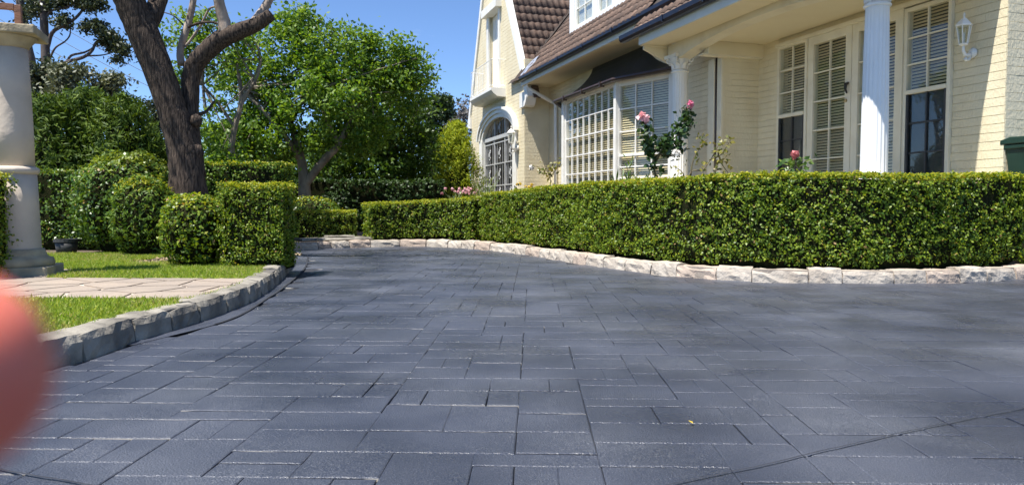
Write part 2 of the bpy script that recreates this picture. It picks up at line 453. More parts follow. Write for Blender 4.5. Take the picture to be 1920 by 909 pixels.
KR_PIX = [(1914, 523), (1797, 529), (1652, 532), (1456, 529), (1400, 527), (1306, 522), (1203, 511), (1103, 497), (1032, 485), (960, 474.5), (900, 467.5), (822, 463), (760, 462.3), (690, 463.5), (620, 466), (558, 469.5)]
KR = [(8.6, 10.2), (7.1, 9.15)] + [ground(*p) for p in KR_PIX] + [(-5.4, 13.75), (-7.5, 13.6)]
KL_PIX = [(92, 692), (145, 680), (242, 645), (315, 624), (416, 590), (480, 563), (535, 519), (548, 487)]
KL = [(-4.2, 0.9), (-3.1, 1.9), (-2.55, 2.9)] + [ground(*p) for p in KL_PIX] + [(-4.3, 12.6), (-5.6, 12.9), (-7.5, 12.8)]
KRc, KRs = resample(KR, 0.05)
KLc, KLs = resample(KL, 0.05)

sheet('ground', [(-900, -300), (900, -300), (900, 1500), (-900, 1500)], -0.12, M['far_ground'])
drive = sheet('driveway', [(-9, -4), (10, -4), (10, 18), (-9, 18)], -0.0115, M['joint'])
def inset(path, d):
    t = np.gradient(path, axis=0); t /= np.linalg.norm(t, axis=1, keepdims=True)
    return path + np.stack([t[:, 1], -t[:, 0]], axis=1) * d
sheet('lawn', [tuple(p) for p in inset(KLc, -.12)[::4]] + [(-16, 12.8), (-16, 0.9)], 0.115, M['lawn'])
# garden that rises from the kerb to the house
def garden_z(t): return 0.115 + min(max(t - 0.75, 0) * 0.55, 0.78)
gm = MB()
nr = KRc[::6]
offs = [0.12, 0.4, 0.75, 1.1, 1.5, 2.0, 2.6, 5, 12]
tng = np.gradient(nr, axis=0); tng /= np.linalg.norm(tng, axis=1, keepdims=True)
nrm_r = np.stack([tng[:, 1], -tng[:, 0]], axis=1)        # away from the driveway
rows = []
for i, (p, nn) in enumerate(zip(nr, nrm_r)):
    for t in offs:
        q = p + nn * min(t, 2.6) if t <= 2.6 else p + nn * 2.6 + np.array([0.25, 1.0]) * (t - 2.6)
        far = max(0.0, min(1.0, (p[0] + 1.8) / 1.5))
        gm.v.append((q[0], q[1], 0.115 + (garden_z(t) - 0.115) * far))
k = len(offs)
for i in range(len(nr) - 1):
    for j in range(k - 1):
        gm.f.append((i * k + j, i * k + j + 1, (i + 1) * k + j + 1, (i + 1) * k + j))
g_o = gm.build('garden_bed', M['soil']); g_o['kind'] = 'structure'
sheet('back_garden', [(-30, 15.2), (16, 18.5), (30, 60), (-60, 60)], 0.06, M['soil'])

def inside(poly, x, y):
    c = False
    n = len(poly); j = n - 1
    for i in range(n):
        xi, yi = poly[i]; xj, yj = poly[j]
        if (yi > y) != (yj > y) and x < (xj - xi) * (y - yi) / (yj - yi) + xi: c = not c
        j = i
    return c
ISLAND = [tuple(p) for p in KLc[::6]] + [(-16, 12.8), (-16, 0.9)]
GARDEN = [tuple(p) for p in KRc[::6]] + [(-7.5, 40), (30, 40), (30, 10.4)]
STRIP_PIX = [(430, 600), (500, 560), (530, 540), (565, 510), (575, 492), (568, 478)]
STRIP = [(-2.27, 4.45)] + [ground(*p) for p in STRIP_PIX] + [(-4.4, 13.35), (-6.5, 13.4)]
STc, _ = resample(STRIP, 0.1)

# stamped tiles: rows across the view, laid at a slight turn
rng = random.Random(11)
TURN = math.radians(-1.6)
ct, sn = math.cos(TURN), math.sin(TURN)
strip_poly = [tuple(p) for p in STc] + [tuple(p) for p in KLc[::-4] if p[1] > 4.4]
tiles = []
UX, UY, NX, NY = 0.138, 0.122, 128, 129          # mixed-size ashlar stamp packed on a cell grid
used = np.zeros((NY, NX), bool)
SIZES = [(2, 2), (3, 2), (3, 2), (4, 2), (2, 1), (2, 3), (3, 1), (2, 2), (1, 2), (3, 2)]
for gy_ in range(NY):
    for gx_ in range(NX):
        if used[gy_, gx_]: continue
        opts = [q for q in SIZES if gy_ + q[1] <= NY and gx_ + q[0] <= NX and not used[gy_:gy_ + q[1], gx_:gx_ + q[0]].any()]
        w_, h_ = rng.choice(opts) if opts else (1, 1)
        used[gy_:gy_ + h_, gx_:gx_ + w_] = True
        w, hh = w_ * UX, h_ * UY
        mx, my = -8.2 + gx_ * UX + w / 2, 0.9 + gy_ * UY + hh / 2
        wx, wy = ct * mx - sn * my, sn * mx + ct * my
        if not inside(ISLAND, wx, wy) and not inside(GARDEN, wx, wy) and not inside(strip_poly, wx, wy):
            tiles.append((wx, wy, w, hh))

def tile_geom(mb, cx, cy, w, hh, r, idx=None):
    gx, gy = 0.0003 + 0.0034 * r.random() ** 3, 0.0008 + 0.0042 * r.random() ** 1.5
    a, b = w / 2 - gx, hh / 2 - gy
    dz = r.uniform(-0.0014, 0.0014); tx = r.uniform(-0.004, 0.004); ty = r.uniform(-0.004, 0.004)
    bv = 0.005
    def P(x, y, z):
        return (cx + ct * x - sn * y, cy + sn * x + ct * y, z)
    def Z(x, y): return dz + tx * x + ty * y
    j = lambda: r.uniform(-0.003, 0.003)
    o = [(-a + j(), -b + j()), (a + j(), -b + j()), (a + j(), b + j()), (-a + j(), b + j())]
    i_ = [(x * (1 - bv / a), y * (1 - bv * 1.2 / b)) for x, y in o]
    vs = [P(x, y, -0.013) for x, y in o] + [P(x, y, Z(x, y) - 0.0025) for x, y in o] + [P(x, y, Z(x, y)) for x, y in i_]
    fs = [(8, 9, 10, 11)]
    for k in range(4):
        k2 = (k + 1) % 4
        fs.append((k, k2, 4 + k2, 4 + k)); fs.append((4 + k, 4 + k2, 8 + k2, 8 + k))
    n0 = len(mb.f)
    mb.add(vs, fs)
    return n0

def in_view(x, y): return y > 1.9 and abs(x) < y * 0.72 + 0.3
tiles.sort(key=lambda t: (not in_view(t[0], t[1]), t[0] ** 2 + t[1] ** 2))
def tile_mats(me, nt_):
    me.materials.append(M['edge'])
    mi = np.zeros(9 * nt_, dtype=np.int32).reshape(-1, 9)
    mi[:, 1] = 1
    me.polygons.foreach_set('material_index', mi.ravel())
rt = random.Random(5)
for i, (x, y, w, hh) in enumerate(tiles[:300]):
    mb = MB(); tile_geom(mb, 0, 0, w, hh, rt)
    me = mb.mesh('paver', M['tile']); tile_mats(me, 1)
    o = link(bpy.data.objects.new('paver', me), drive); o.location = (x, y, 0)
mb = MB()
for (x, y, w, hh) in tiles[300:]: tile_geom(mb, x, y, w, hh, rt)
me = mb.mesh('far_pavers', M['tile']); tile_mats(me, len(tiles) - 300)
o = link(bpy.data.objects.new('far_pavers', me), drive); o['kind'] = 'stuff'

# smooth apron strip with its open joint beside the lawn kerb
def ribbon(path, w0, w1, z, name, m, parent):
    t = np.gradient(path, axis=0); t /= np.linalg.norm(t, axis=1, keepdims=True)
    nn = np.stack([t[:, 1], -t[:, 0]], axis=1)
    A, B = path + nn * w0, path + nn * w1
    n = len(path)
    mb = MB().add([(p[0], p[1], z) for p in A] + [(p[0], p[1], z) for p in B], [(i, i + 1, n + i + 1, n + i) for i in range(n - 1)])
    return mb.build(name, m, parent, fix=True)
ap = MB()
kk = [p for p in KLc[::2] if p[1] > 4.4 and p[0] > -7]
ss = np.linspace(0, 1, 90)
ka = np.array(kk); ka = np.stack([np.interp(ss, np.linspace(0, 1, len(ka)), ka[:, q]) for q in range(2)], axis=1)
sa = np.stack([np.interp(ss, np.linspace(0, 1, len(STc)), STc[:, q]) for q in range(2)], axis=1)
ap.add([(p[0] - .1, p[1], 0.004) for p in ka] + [(p[0], p[1], 0.004) for p in sa], [(i, i + 1, 91 + i, 90 + i) for i in range(89)])
ap.build('apron_strip', M['tile'], drive, fix=True)
jj = np.array([p for p in STc if p[1] > 5.2])
MBj = ribbon(jj, -0.008, 0.016, 0.0085, 'expansion_joint', M['joint'], drive)
def cut(pix, w, name):
    p, _ = resample([ground(*q) for q in pix], 0.05)
    r_ = random.Random(3)
    p = p + np.array([[r_.uniform(-.002, .002), r_.uniform(-.002, .002)] for _ in p])
    return ribbon(p, -w / 2, w / 2, 0.0075, name, M['joint'], drive)
cut([(1180, 935), (1280, 906), (1420, 877), (1580, 839), (1740, 803), (1920, 766), (2050, 742)], 0.006, 'control_joint')
cut([(-60, 872), (0, 883), (60, 894), (139, 907), (190, 917)], 0.008, 'control_joint')

# kerb stones
def stone(name, A, B, nn, h, th, m, parent, r):
    A, B, nn = Vector((*A, 0)), Vector((*B, 0)), Vector((*nn, 0))
    L = (B - A).length; d = (B - A).normalized()
    nx, ny, nz = 6, 2, 4
    mb = MB()
    idx = {}
    gap = 0.009
    seed = r.random() * 50
    hh = h + r.uniform(-0.012, 0.015)
    def vert(i, j, k):
        key = (i, j, k)
        if key in idx: return idx[key]
        fx, fy, fz = i / nx, j / ny, k / nz
        x = gap + fx * (L - 2 * gap); y = fy * th; z = -0.05 + fz * (hh + 0.05)
        # round the arrises and roughen the faces
        ex = min(fx, 1 - fx); ey = min(fy, 1 - fy)
        if k == nz:
            if j == 0: y += 0.014; z -= 0.010
            if i in (0, nx): z -= 0.005
        if j == 0:
            y += (0.005 if i in (0, nx) else -0.004)
            y += r.uniform(-.009, .009) * (0.5 if k in (0, nz) else 1)
            y += fz * 0.02
        if k == nz: z += r.uniform(-.006, .006)
        x += r.uniform(-.006, .006); z += r.uniform(-.004, .004) if k else 0
        idx[key] = len(mb.v)
        mb.v.append(tuple(d * x + nn * y + Vector((0, 0, z))))
        return idx[key]
    for i in range(nx):
        for k in range(nz):
            mb.f.append((vert(i, 0, k), vert(i + 1, 0, k), vert(i + 1, 0, k + 1), vert(i, 0, k + 1)))
        for j in range(ny):
            mb.f.append((vert(i, j, nz), vert(i + 1, j, nz), vert(i + 1, j + 1, nz), vert(i, j + 1, nz)))
    for j in range(ny):
        for k in range(nz):
            mb.f.append((vert(0, j, k), vert(0, j, k + 1), vert(0, j + 1, k + 1), vert(0, j + 1, k)))
            mb.f.append((vert(nx, j, k), vert(nx, j + 1, k), vert(nx, j + 1, k + 1), vert(nx, j, k + 1)))
    o = mb.build(name, m, parent, smooth=False, fix=True)
    o.location = A
    return o

def kerb(path, s, name, label, h, th, side, mats, mort, lens, seed):
    r = random.Random(seed)
    t = np.gradient(path, axis=0); t /= np.linalg.norm(t, axis=1, keepdims=True)
    nn = np.stack([t[:, 1], -t[:, 0]], axis=1) * side
    n = len(path)
    A = path + nn * 0.026; B = path + nn * (th - 0.01)
    mb = MB().add([(p[0], p[1], -0.05) for p in A] + [(p[0] , p[1], h - 0.012) for p in A + nn * .02] + [(p[0], p[1], h - 0.012) for p in B] + [(p[0], p[1], -.05) for p in B],
                  [(i + a * n, i + 1 + a * n, i + 1 + (a + 1) * n, i + (a + 1) * n) for i in range(n - 1) for a in range(3)])
    k = mb.build(name, mort, None, fix=True)
    tag(k, kind='structure')
    pos = 0.0
    while pos < s[-1] - 0.2:
        L = r.uniform(*lens)
        i0 = int(np.searchsorted(s, pos)); i1 = min(int(np.searchsorted(s, pos + L)), n - 1)
        if i1 - i0 < 2: break
        a, b = path[i0], path[i1]
        m_ = nn[(i0 + i1) // 2]
        stone('kerb_stone', a, b, m_, h, th, r.choice(mats), k, r)
        pos += L
    return k
kerb(KRc, KRs, 'garden_kerb', '', 0.145, 0.2, 1, [M['stone_pale']] * 3 + [M['stone_pink']], M['mortar'], (0.34, 0.62), 4)
kerb(KLc, KLs, 'lawn_kerb', '', 0.15, 0.19, -1, [M['stone_grey']], M['mortar_dark'], (0.36, 0.56), 9)

# ------------------------------------------------------------------ crazy-paved path across the lawn
def clip(poly, px, py, nx, ny):
    out = []
    n = len(poly)
    for i in range(n):
        a, b = poly[i], poly[(i + 1) % n]
        da = (a[0] - px) * nx + (a[1] - py) * ny
        db = (b[0] - px) * nx + (b[1] - py) * ny
        if da <= 0: out.append(a)
        if (da < 0 < db) or (db < 0 < da):
            t = da / (da - db)
            out.append((a[0] + (b[0] - a[0]) * t, a[1] + (b[1] - a[1]) * t))
    return out
PATH = [(-7.6, 5.78), (-2.46, 5.66), (-2.42, 6.3), (-2.52, 7.22), (-4.6, 7.32), (-4.9, 8.3), (-7.6, 8.5)]
path_o = sheet('garden_path', PATH, 0.119, M['grout'])
path_o.location.z = .0085
rng = random.Random(21)
sites = []
for i in range(12):
    for j in range(6):
        sites.append((-7.6 + 0.46 * (i + 0.5) + rng.uniform(-.2, .2), 5.6 + 0.44 * (j + 0.5) + rng.uniform(-.18, .18)))
for a in sites:
    poly = list(PATH)
    for b in sites:
        if b is a or (a[0] - b[0]) ** 2 + (a[1] - b[1]) ** 2 > 2.2: continue
        dx, dy = b[0] - a[0], b[1] - a[1]
        l = math.hypot(dx, dy)
        poly = clip(poly, (a[0] + b[0]) / 2 - dx / l * 0.019, (a[1] + b[1]) / 2 - dy / l * 0.019, dx / l, dy / l)
        if len(poly) < 3: break
    if len(poly) < 3: continue
    z = 0.1292 + rng.uniform(-.0006, .0006)
    n = len(poly)
    mb = MB().add([(x, y, 0.11) for x, y in poly] + [(x, y, z) for x, y in poly], [tuple(range(n, 2 * n))] + [(i, (i + 1) % n, n + (i + 1) % n, n + i) for i in range(n)])
    mb.build('flagstone', M['flag'], path_o, fix=True)

# ------------------------------------------------------------------ lawn grass
rg = np.random.default_rng(3)
def in_poly_np(poly, X, Y):
    c = np.zeros(len(X), bool)
    n = len(poly); j = n - 1
    for i in range(n):
        xi, yi = poly[i]; xj, yj = poly[j]
        c ^= ((yi > Y) != (yj > Y)) & (X < (xj - xi) * (Y - yi) / (yj - yi + 1e-12) + xi)
        j = i
    return c
_t = np.gradient(KLc, axis=0); _t /= np.linalg.norm(_t, axis=1, keepdims=True)
_n = np.stack([-_t[:, 1], _t[:, 0]], axis=1)
LAWN_IN = [tuple(p) for p in (KLc + _n * 0.15)[::5]] + [(-16, 12.8), (-16, 0.9)]
N_G = 260000
gx = rg.uniform(-7.5, -2.2, N_G); gy = rg.uniform(2.6, 11.2, N_G)
keep = in_poly_np(LAWN_IN, gx, gy) & ~in_poly_np(PATH, gx, gy) & (gx > -0.74 * gy - 0.3)
keep &= ~((gy > 9.7 + 0.35 * np.sin(gx * 3)) & (gx > -4.9))
gx, gy = gx[keep], gy[keep]
n = len(gx)
hgt = rg.uniform(0.03, 0.062, n)
C = np.stack([gx, gy, 0.115 + hgt * .38], axis=1)
T = np.stack([rg.normal(0, .75, n), rg.normal(0, .75, n), np.ones(n)], axis=1)
Nn = np.stack([rg.normal(size=n), rg.normal(size=n), rg.uniform(-.2, .8, n)], axis=1)
pale = rg.random(n) < .13 + .45 * np.clip(lump(C * np.array([1.3, 1.3, 0]), 1.0, 2.0) * 1.2 + .1, 0, 1)
gr = leaves('lawn_grass', C[~pale], Nn[~pale], hgt[~pale] * 1.25, M['grass'], None, aspect=0.13, T=T[~pale], seed=4)
g2 = leaves('dry_grass', C[pale], Nn[pale], hgt[pale], M['dry_grass'], None, aspect=0.13, T=T[pale], seed=5)
tag(g2, 'pale dry blades scattered through the lawn', 'grass', kind='stuff')
tag(gr, 'short yellow green lawn on both sides of the crazy paved path', 'grass', kind='stuff')

# ------------------------------------------------------------------ hedges
def hedge(name, label, front, nn, width, z0, ztop, lsz, dens, m, mnew, group=None, seed=0, lumpy=0.035, newfrac=0.55):
    """front: (n,2) line of the hedge's foot, nn: normals pointing into the hedge, ztop: array"""
    rng = np.random.default_rng(seed)
    root = empty(name, (float(front[:, 0].mean()), float(front[:, 1].mean()), z0))
    tag(root, label, 'hedge', group)
    off = np.array([root.location.x, root.location.y, root.location.z])
    s = np.concatenate([[0], np.cumsum(np.linalg.norm(np.diff(front, axis=0), axis=1))])
    L = s[-1]; H = float(ztop.mean() - z0)
    def pos(sv, o, zf):
        x = np.interp(sv, s, front[:, 0]) + np.interp(sv, s, nn[:, 0]) * o
        y = np.interp(sv, s, front[:, 1]) + np.interp(sv, s, nn[:, 1]) * o
        z = z0 + zf * (np.interp(sv, s, ztop) - z0)
        return np.stack([x, y, z], axis=1)
    def nv(sv):
        return np.stack([np.interp(sv, s, nn[:, 0]), np.interp(sv, s, nn[:, 1]), np.zeros(len(sv))], axis=1)
    Cs, Ns, top = [], [], []
    def face(kind, area):
        n = int(area * dens)
        g = 10; nc = n // g + 1
        la, lb = (L, H) if kind in ('front', 'back') else (L, width) if kind == 'top' else (width, H)
        a = np.clip(np.repeat(rng.random(nc), g)[:n] + rng.normal(0, .026, n) / la, 0, 1)
        b = np.clip(np.repeat(rng.random(nc), g)[:n] + rng.normal(0, .024, n) / lb, 0, 1)
        dep = np.repeat(np.abs(rng.normal(0, 0.05, nc)), g)[:n] + rng.normal(0, .014, n)
        filler = rng.random(n) < .3
        a = np.where(filler, rng.random(n), a); b = np.where(filler, rng.random(n), b); dep = np.where(filler, .05 + .03 * rng.random(n), dep)
        if kind == 'front':
            sv = a * L
            zf = b ** 0.93
            rag = (0.07 * (1 + np.sin(sv * 5.3 + seed) * np.sin(sv * 2.1)) * .5) / H
            zf = rag + zf * (1 - rag)
            rnd = 0.05 * np.clip((zf - 0.9) / 0.1, 0, 1) ** 2 + 0.05 * np.clip((0.15 - zf) / 0.15, 0, 1)
            p = pos(sv, dep + rnd, zf); q = -nv(sv)
            p += q * (lumpy * lump(p, 1.1, seed))[:, None]
            tf = zf
        elif kind == 'back':
            sv = a * L; p = pos(sv, width - dep, b); q = nv(sv); tf = b
        elif kind == 'top':
            sv = a * L
            p = pos(sv, 0.03 + b * (width - .06), np.ones(n)); p[:, 2] -= dep * 0.6
            q = np.tile([0, 0, 1.0], (n, 1)); p[:, 2] += 0.014 * lump(p, 2.0, seed) + 0.012
            shoot = rng.random(n) < .03
            p[:, 2] += np.where(shoot, rng.random(n) * .035, 0)
            tf = np.ones(n)
        else:
            e = 0.0 if kind == 'end0' else L
            sv = np.full(n, e)
            p = pos(sv, 0.03 + a * (width - .06), b)
            t = (front[1] - front[0]) if kind == 'end0' else (front[-1] - front[-2])
            t = t / np.linalg.norm(t) * (-1 if kind == 'end0' else 1)
            q = np.tile([t[0], t[1], 0.0], (n, 1)); p -= q * dep[:, None]
            rr = np.abs(a - .5) * 2
            p -= q * (0.09 * rr ** 3)[:, None]
            tf = b
        Cs.append(p); Ns.append(q + rng.normal(0, .75, (n, 3)) + np.array([0, 0, .35])); top.append(tf)
    face('front', L * H); face('top', L * width); face('back', L * H * .35)
    face('end0', width * H); face('end1', width * H)
    P = np.concatenate(Cs) - off; Nn = np.concatenate(Ns); tf = np.concatenate(top)
    isnew = rng.random(len(P)) < np.clip((tf - (1 - .09 / H)) / (.07 / H), 0, 1) * newfrac + 0.05
    leaves('foliage', P[~isnew], Nn[~isnew], lsz, m, root, aspect=0.62, seed=seed + 1)
    leaves('new_growth', P[isnew] + np.array([0, 0, .004]), Nn[isnew], lsz * .95, mnew, root, aspect=0.6, seed=seed + 2)
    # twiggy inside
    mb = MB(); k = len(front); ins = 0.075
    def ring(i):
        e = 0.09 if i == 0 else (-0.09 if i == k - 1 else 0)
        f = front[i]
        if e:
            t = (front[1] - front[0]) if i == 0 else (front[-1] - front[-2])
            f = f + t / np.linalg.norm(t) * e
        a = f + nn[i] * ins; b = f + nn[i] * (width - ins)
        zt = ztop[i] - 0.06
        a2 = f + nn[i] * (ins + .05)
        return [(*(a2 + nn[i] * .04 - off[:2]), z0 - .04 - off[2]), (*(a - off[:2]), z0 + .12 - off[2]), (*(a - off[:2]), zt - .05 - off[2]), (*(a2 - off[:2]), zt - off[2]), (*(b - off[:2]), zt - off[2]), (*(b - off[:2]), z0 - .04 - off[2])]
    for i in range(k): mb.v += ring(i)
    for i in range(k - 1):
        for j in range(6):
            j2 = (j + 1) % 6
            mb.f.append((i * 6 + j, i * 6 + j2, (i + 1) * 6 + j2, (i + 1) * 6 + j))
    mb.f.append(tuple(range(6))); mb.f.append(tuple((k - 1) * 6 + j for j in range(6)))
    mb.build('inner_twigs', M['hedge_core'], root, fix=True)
    return root

def sub_path(path, p0, p1, offset, side, step=3):
    t = np.gradient(path, axis=0); t /= np.linalg.norm(t, axis=1, keepdims=True)
    nn = np.stack([t[:, 1], -t[:, 0]], axis=1) * side
    i0 = int(np.argmin(np.linalg.norm(path - np.array(p0), axis=1))); i1 = int(np.argmin(np.linalg.norm(path - np.array(p1), axis=1)))
    q = (path + nn * offset)[i0:i1:step]; return q, nn[i0:i1:step]

fr, nn = sub_path(KRc, (6.30, 8.74), (-0.83, 14.85), 0.155, 1)
zt = np.interp(fr[:, 1], [8.0, 9.8, 12.3, 14.6, 15.5], [1.205, 1.19, 1.165, 1.12, 1.05])
zt = zt + .010 * np.sin(fr[:, 0] * 2.3) + .008 * np.sin(fr[:, 1] * 5.1 + 1)
hedge('box_hedge', 'long clipped box hedge on pale stone kerb in front of the house', fr, nn, 0.56, 0.15, zt, 0.038, 3200, M['hedge'], M['hedge_new'], seed=1)
fr, nn = sub_path(KRc, (-0.92, 14.95), (-2.95, 15.42), 0.17, 1)
zt = np.linspace(1.03, 0.90, len(fr))
hedge('box_hedge', 'shorter rounded-end hedge at the far bend of the driveway, nearest the stone step', fr, nn, 0.6, 0.15, zt, 0.042, 2300, M['hedge'], M['hedge_new'], seed=2)
def straight_hedge(a, b, width, z0, z1, label, lsz, dens, m=None, mn=None, seed=0, lumpy=.03, newfrac=.55, name='box_hedge'):
    f = np.linspace(a, b, 12); t = (f[-1] - f[0]); t = t / np.linalg.norm(t)
    n_ = np.tile([-t[1], t[0]], (12, 1))
    return hedge(name, label, f, n_, width, z0, np.full(12, z1), lsz, dens, m or M['hedge'], mn or M['hedge_new'], seed=seed, lumpy=lumpy, newfrac=newfrac)
straight_hedge((-5.0, 16.1), (-3.42, 16.55), 0.7, 0.10, 0.75, 'low square-cut hedge behind the rough stone step', 0.042, 2300, seed=3)
straight_hedge((-3.42, 8.62), (-2.66, 8.62), 0.78, 0.12, 1.10, 'square clipped cube hedge at the corner of the lawn kerb', 0.032, 3600, seed=4, lumpy=.02)
straight_hedge((-5.9, 7.05), (-5.02, 6.98), 0.55, 0.12, 1.16, 'clipped hedge cut by the left picture edge beside the pale pillar', 0.034, 3200, seed=5)
straight_hedge((-9.2, 12.3), (-6.75, 12.1), 0.8, 0.1, 1.42, 'dark glossy hedge behind the pale pillar', 0.05, 1700, M['camellia'], M['cam_new'], seed=6, lumpy=.06, newfrac=.3)
straight_hedge((-6.2, 13.8), (-4.25, 13.9), 1.0, 0.05, 1.66, 'tall loose hedge right behind the big forked tree', 0.05, 1700, M['yew'], M['hedge_new'], seed=7, lumpy=.08, newfrac=.35)
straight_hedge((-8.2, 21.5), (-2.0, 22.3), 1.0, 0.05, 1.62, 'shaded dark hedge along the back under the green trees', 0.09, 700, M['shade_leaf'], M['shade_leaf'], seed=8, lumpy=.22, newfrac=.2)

# ------------------------------------------------------------------ clipped and loose shrubs
def shrub(name, label, c, r, z0, lsz, n, m, mnew=None, seed=0, power=2.6, lumpy=.08, cat='shrub', droop=0.0, group=None, aspect=.6, newtop=.35, base_in=0.12):
    rng = np.random.default_rng(seed)
    root = empty(name, (c[0], c[1], z0)); tag(root, label, cat, group)
    D = unit(rng.normal(size=(n, 3)))
    k = (np.sum(np.abs(D) ** power, axis=1)) ** (-1 / power)
    P = D * k[:, None]
    R = 1 + lumpy * lump(P * 2.2, 1.6, seed) - np.abs(rng.normal(0, .07, n))
    P = P * R[:, None] * np.array(r) + np.array([0, 0, r[2]])
    low = np.clip(1 - P[:, 2] / (r[2] * .5), 0, 1)
    P[:, :2] *= (1 - base_in * low)[:, None]
    Nn = D + rng.normal(0, .7, (n, 3)) + np.array([0, 0, .3])
    T = None
    if droop: T = D * np.array([1, 1, .2]) + np.array([0, 0, droop]) + rng.normal(0, .35, (n, 3))
    if mnew is not None:
        isnew = rng.random(n) < np.clip((P[:, 2] / (2 * r[2]) - .72) / .2, 0, 1) * newtop + .03
        leaves('new_growth', P[isnew], Nn[isnew], lsz, mnew, root, aspect=aspect, seed=seed + 1, T=None if T is None else T[isnew])
    else:
        isnew = np.zeros(n, bool)
    leaves('foliage', P[~isnew], Nn[~isnew], lsz, m, root, aspect=aspect, seed=seed, T=None if T is None else T[~isnew])
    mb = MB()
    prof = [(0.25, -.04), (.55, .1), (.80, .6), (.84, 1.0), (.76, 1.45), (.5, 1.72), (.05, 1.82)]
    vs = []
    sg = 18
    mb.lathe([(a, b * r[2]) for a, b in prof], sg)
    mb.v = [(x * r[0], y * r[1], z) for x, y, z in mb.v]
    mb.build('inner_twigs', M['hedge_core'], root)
    return root
shrub('rounded_shrub', 'small rounded shrub between the big tree and the cube hedge', (-3.82, 9.0), (.37, .36, .43), .12, .05, 2600, M['hedge'], M['hedge_new'], 31, 3.2)
shrub('camellia_bush', 'large domed glossy bush left of the big tree trunk', (-6.02, 11.75), (.76, .7, .80), .08, .062, 7500, M['camellia'], M['cam_new'], 32, 2.5, .1, newtop=.75)
shrub('yew_bush', 'feathery dark green bush against the left of the tree trunk', (-5.42, 11.0), (.46, .42, .60), .08, .075, 3800, M['yew'], M['hedge_new'], 33, 2.4, .14, droop=.35, aspect=.3)
shrub('rounded_shrub', 'low round shrub peeping out behind the cube hedge', (-4.72, 17.6), (.7, .6, .5), .08, .06, 2600, M['camellia'], M['hedge_new'], 34, 2.3)
shrub('rounded_shrub', 'clipped shrub beyond the left picture edge by the kerb', (-2.98, 3.15), (.4, .4, .42), .1, .04, 2600, M['hedge'], M['hedge_new'], 35)

def conifer(name, label, base, h, r, n, lsz, m, seed, lean=0.2, shape=0.75, cat='tree', group=None, droop=.4, aspect=.22):
    """cone of upswept sprays on a trunk"""
    rng = np.random.default_rng(seed)
    root = empty(name, base); tag(root, label, cat, group)
    ns = n // 9
    zf = rng.random(ns) ** 0.85
    rad = r * (1 - zf) ** shape * (0.75 + .32 * rng.random(ns)) + .03
    rad *= np.clip(zf / .08, .7, 1)
    a = rng.random(ns) * 2 * PI
    rad *= 1 + .16 * np.sin(a * 3 + zf * 9 + seed) + .1 * np.sin(a * 7 - zf * 21)
    out = np.stack([np.cos(a), np.sin(a), np.zeros(ns)], axis=1)
    tip = out * rad[:, None]; tip[:, 2] = zf * h
    P, T, Nn = [], [], []
    for k in range(9):
        d = out + np.array([0, 0, droop]) + rng.normal(0, .35, (ns, 3)); d = unit(d)
        P.append(tip - d * (k / 9.0) * .30 * min(1, r) + rng.normal(0, .045 * max(.6, r * .8), (ns, 3))); T.append(d + rng.normal(0, .3, (ns, 3))); Nn.append(out + rng.normal(0, .7, (ns, 3)) + np.array([0, 0, .3]))
    P = np.concatenate(P); P[:, 2] = np.maximum(P[:, 2], .05)
    leaves('foliage', P, np.concatenate(Nn), lsz, m, root, aspect=aspect, seed=seed, T=np.concatenate(T))
    MB().tube([(0, 0, 0), (0, 0, h * .5), (0, 0, h * .93)], [r * .12, r * .08, .02], 7).build('trunk', M['bark_grey'], root)
    core = MB().lathe([(r * .45, .0), (r * .58, h * .12), (r * .46, h * .4), (r * .25, h * .72), (.02, h * .9)], 12)
    core.build('inner_twigs', M['hedge_core'], root, smooth=True)
    return root
for i, (px, top, Y, r, lb) in enumerate([(92, 178, 16.0, 1.15, 'dark feathery cypress nearest the pale pillar'), (160, 165, 16.6, 1.25, 'dark feathery cypress in the middle of the clump left of the big tree'), (232, 176, 16.2, 1.1, 'dark feathery cypress right of the clump, close to the big trunk'), (280, 250, 16.8, .8, 'short dark cypress showing just left of the big trunk'), (60, 200, 17, 1.0, 'dark cypress half hidden behind the pale pillar')]):
    p = at(px, top, Y)
    conifer('cypress', lb, (p.x, Y, 0.05), p.z - .05, r, 9000, .15, M['cypress'], 50 + i, shape=.38, group='cypresses left of the big tree', droop=.75)
p = at(856, 232, 25.5)
conifer('golden_cypress', 'bright yellow green conifer beside the arched gate', (p.x, 25.5, .1), p.z, 1.08, 16000, .12, M['gold'], 60, shape=.42, droop=1.2)

# ------------------------------------------------------------------ trees
def crown(root, blobs, m, lsz, per=34, cr=.3, seed=0, aspect=.5, name='crown', hollow=.35):
    rng = np.random.default_rng(seed)
    base = np.array(root.location)
    P, Nn = [], []
    for (c, r, k) in blobs:
        D = unit(rng.normal(size=(k, 3)))
        rr = (hollow + (1 - hollow) * rng.random(k) ** .6)
        cc = np.array(c) + D * rr[:, None] * np.array(r)
        cc = cc[rng.random(k) < .92]
        kk = len(cc)
        cr_ = cr * (.6 + .8 * rng.random(kk))
        q = np.repeat(cc, per, axis=0) + rng.normal(0, .5, (kk * per, 3)) * np.repeat(cr_, per)[:, None] * np.array([1, 1, .7])
        P.append(q)
        Nn.append(rng.normal(0, .8, (kk * per, 3)) + np.repeat(D[:kk], per, axis=0) * .4 + np.array([0, 0, .55]))
    return leaves(name, np.concatenate(P) - base, np.concatenate(Nn), lsz, m, root, aspect=aspect, seed=seed)

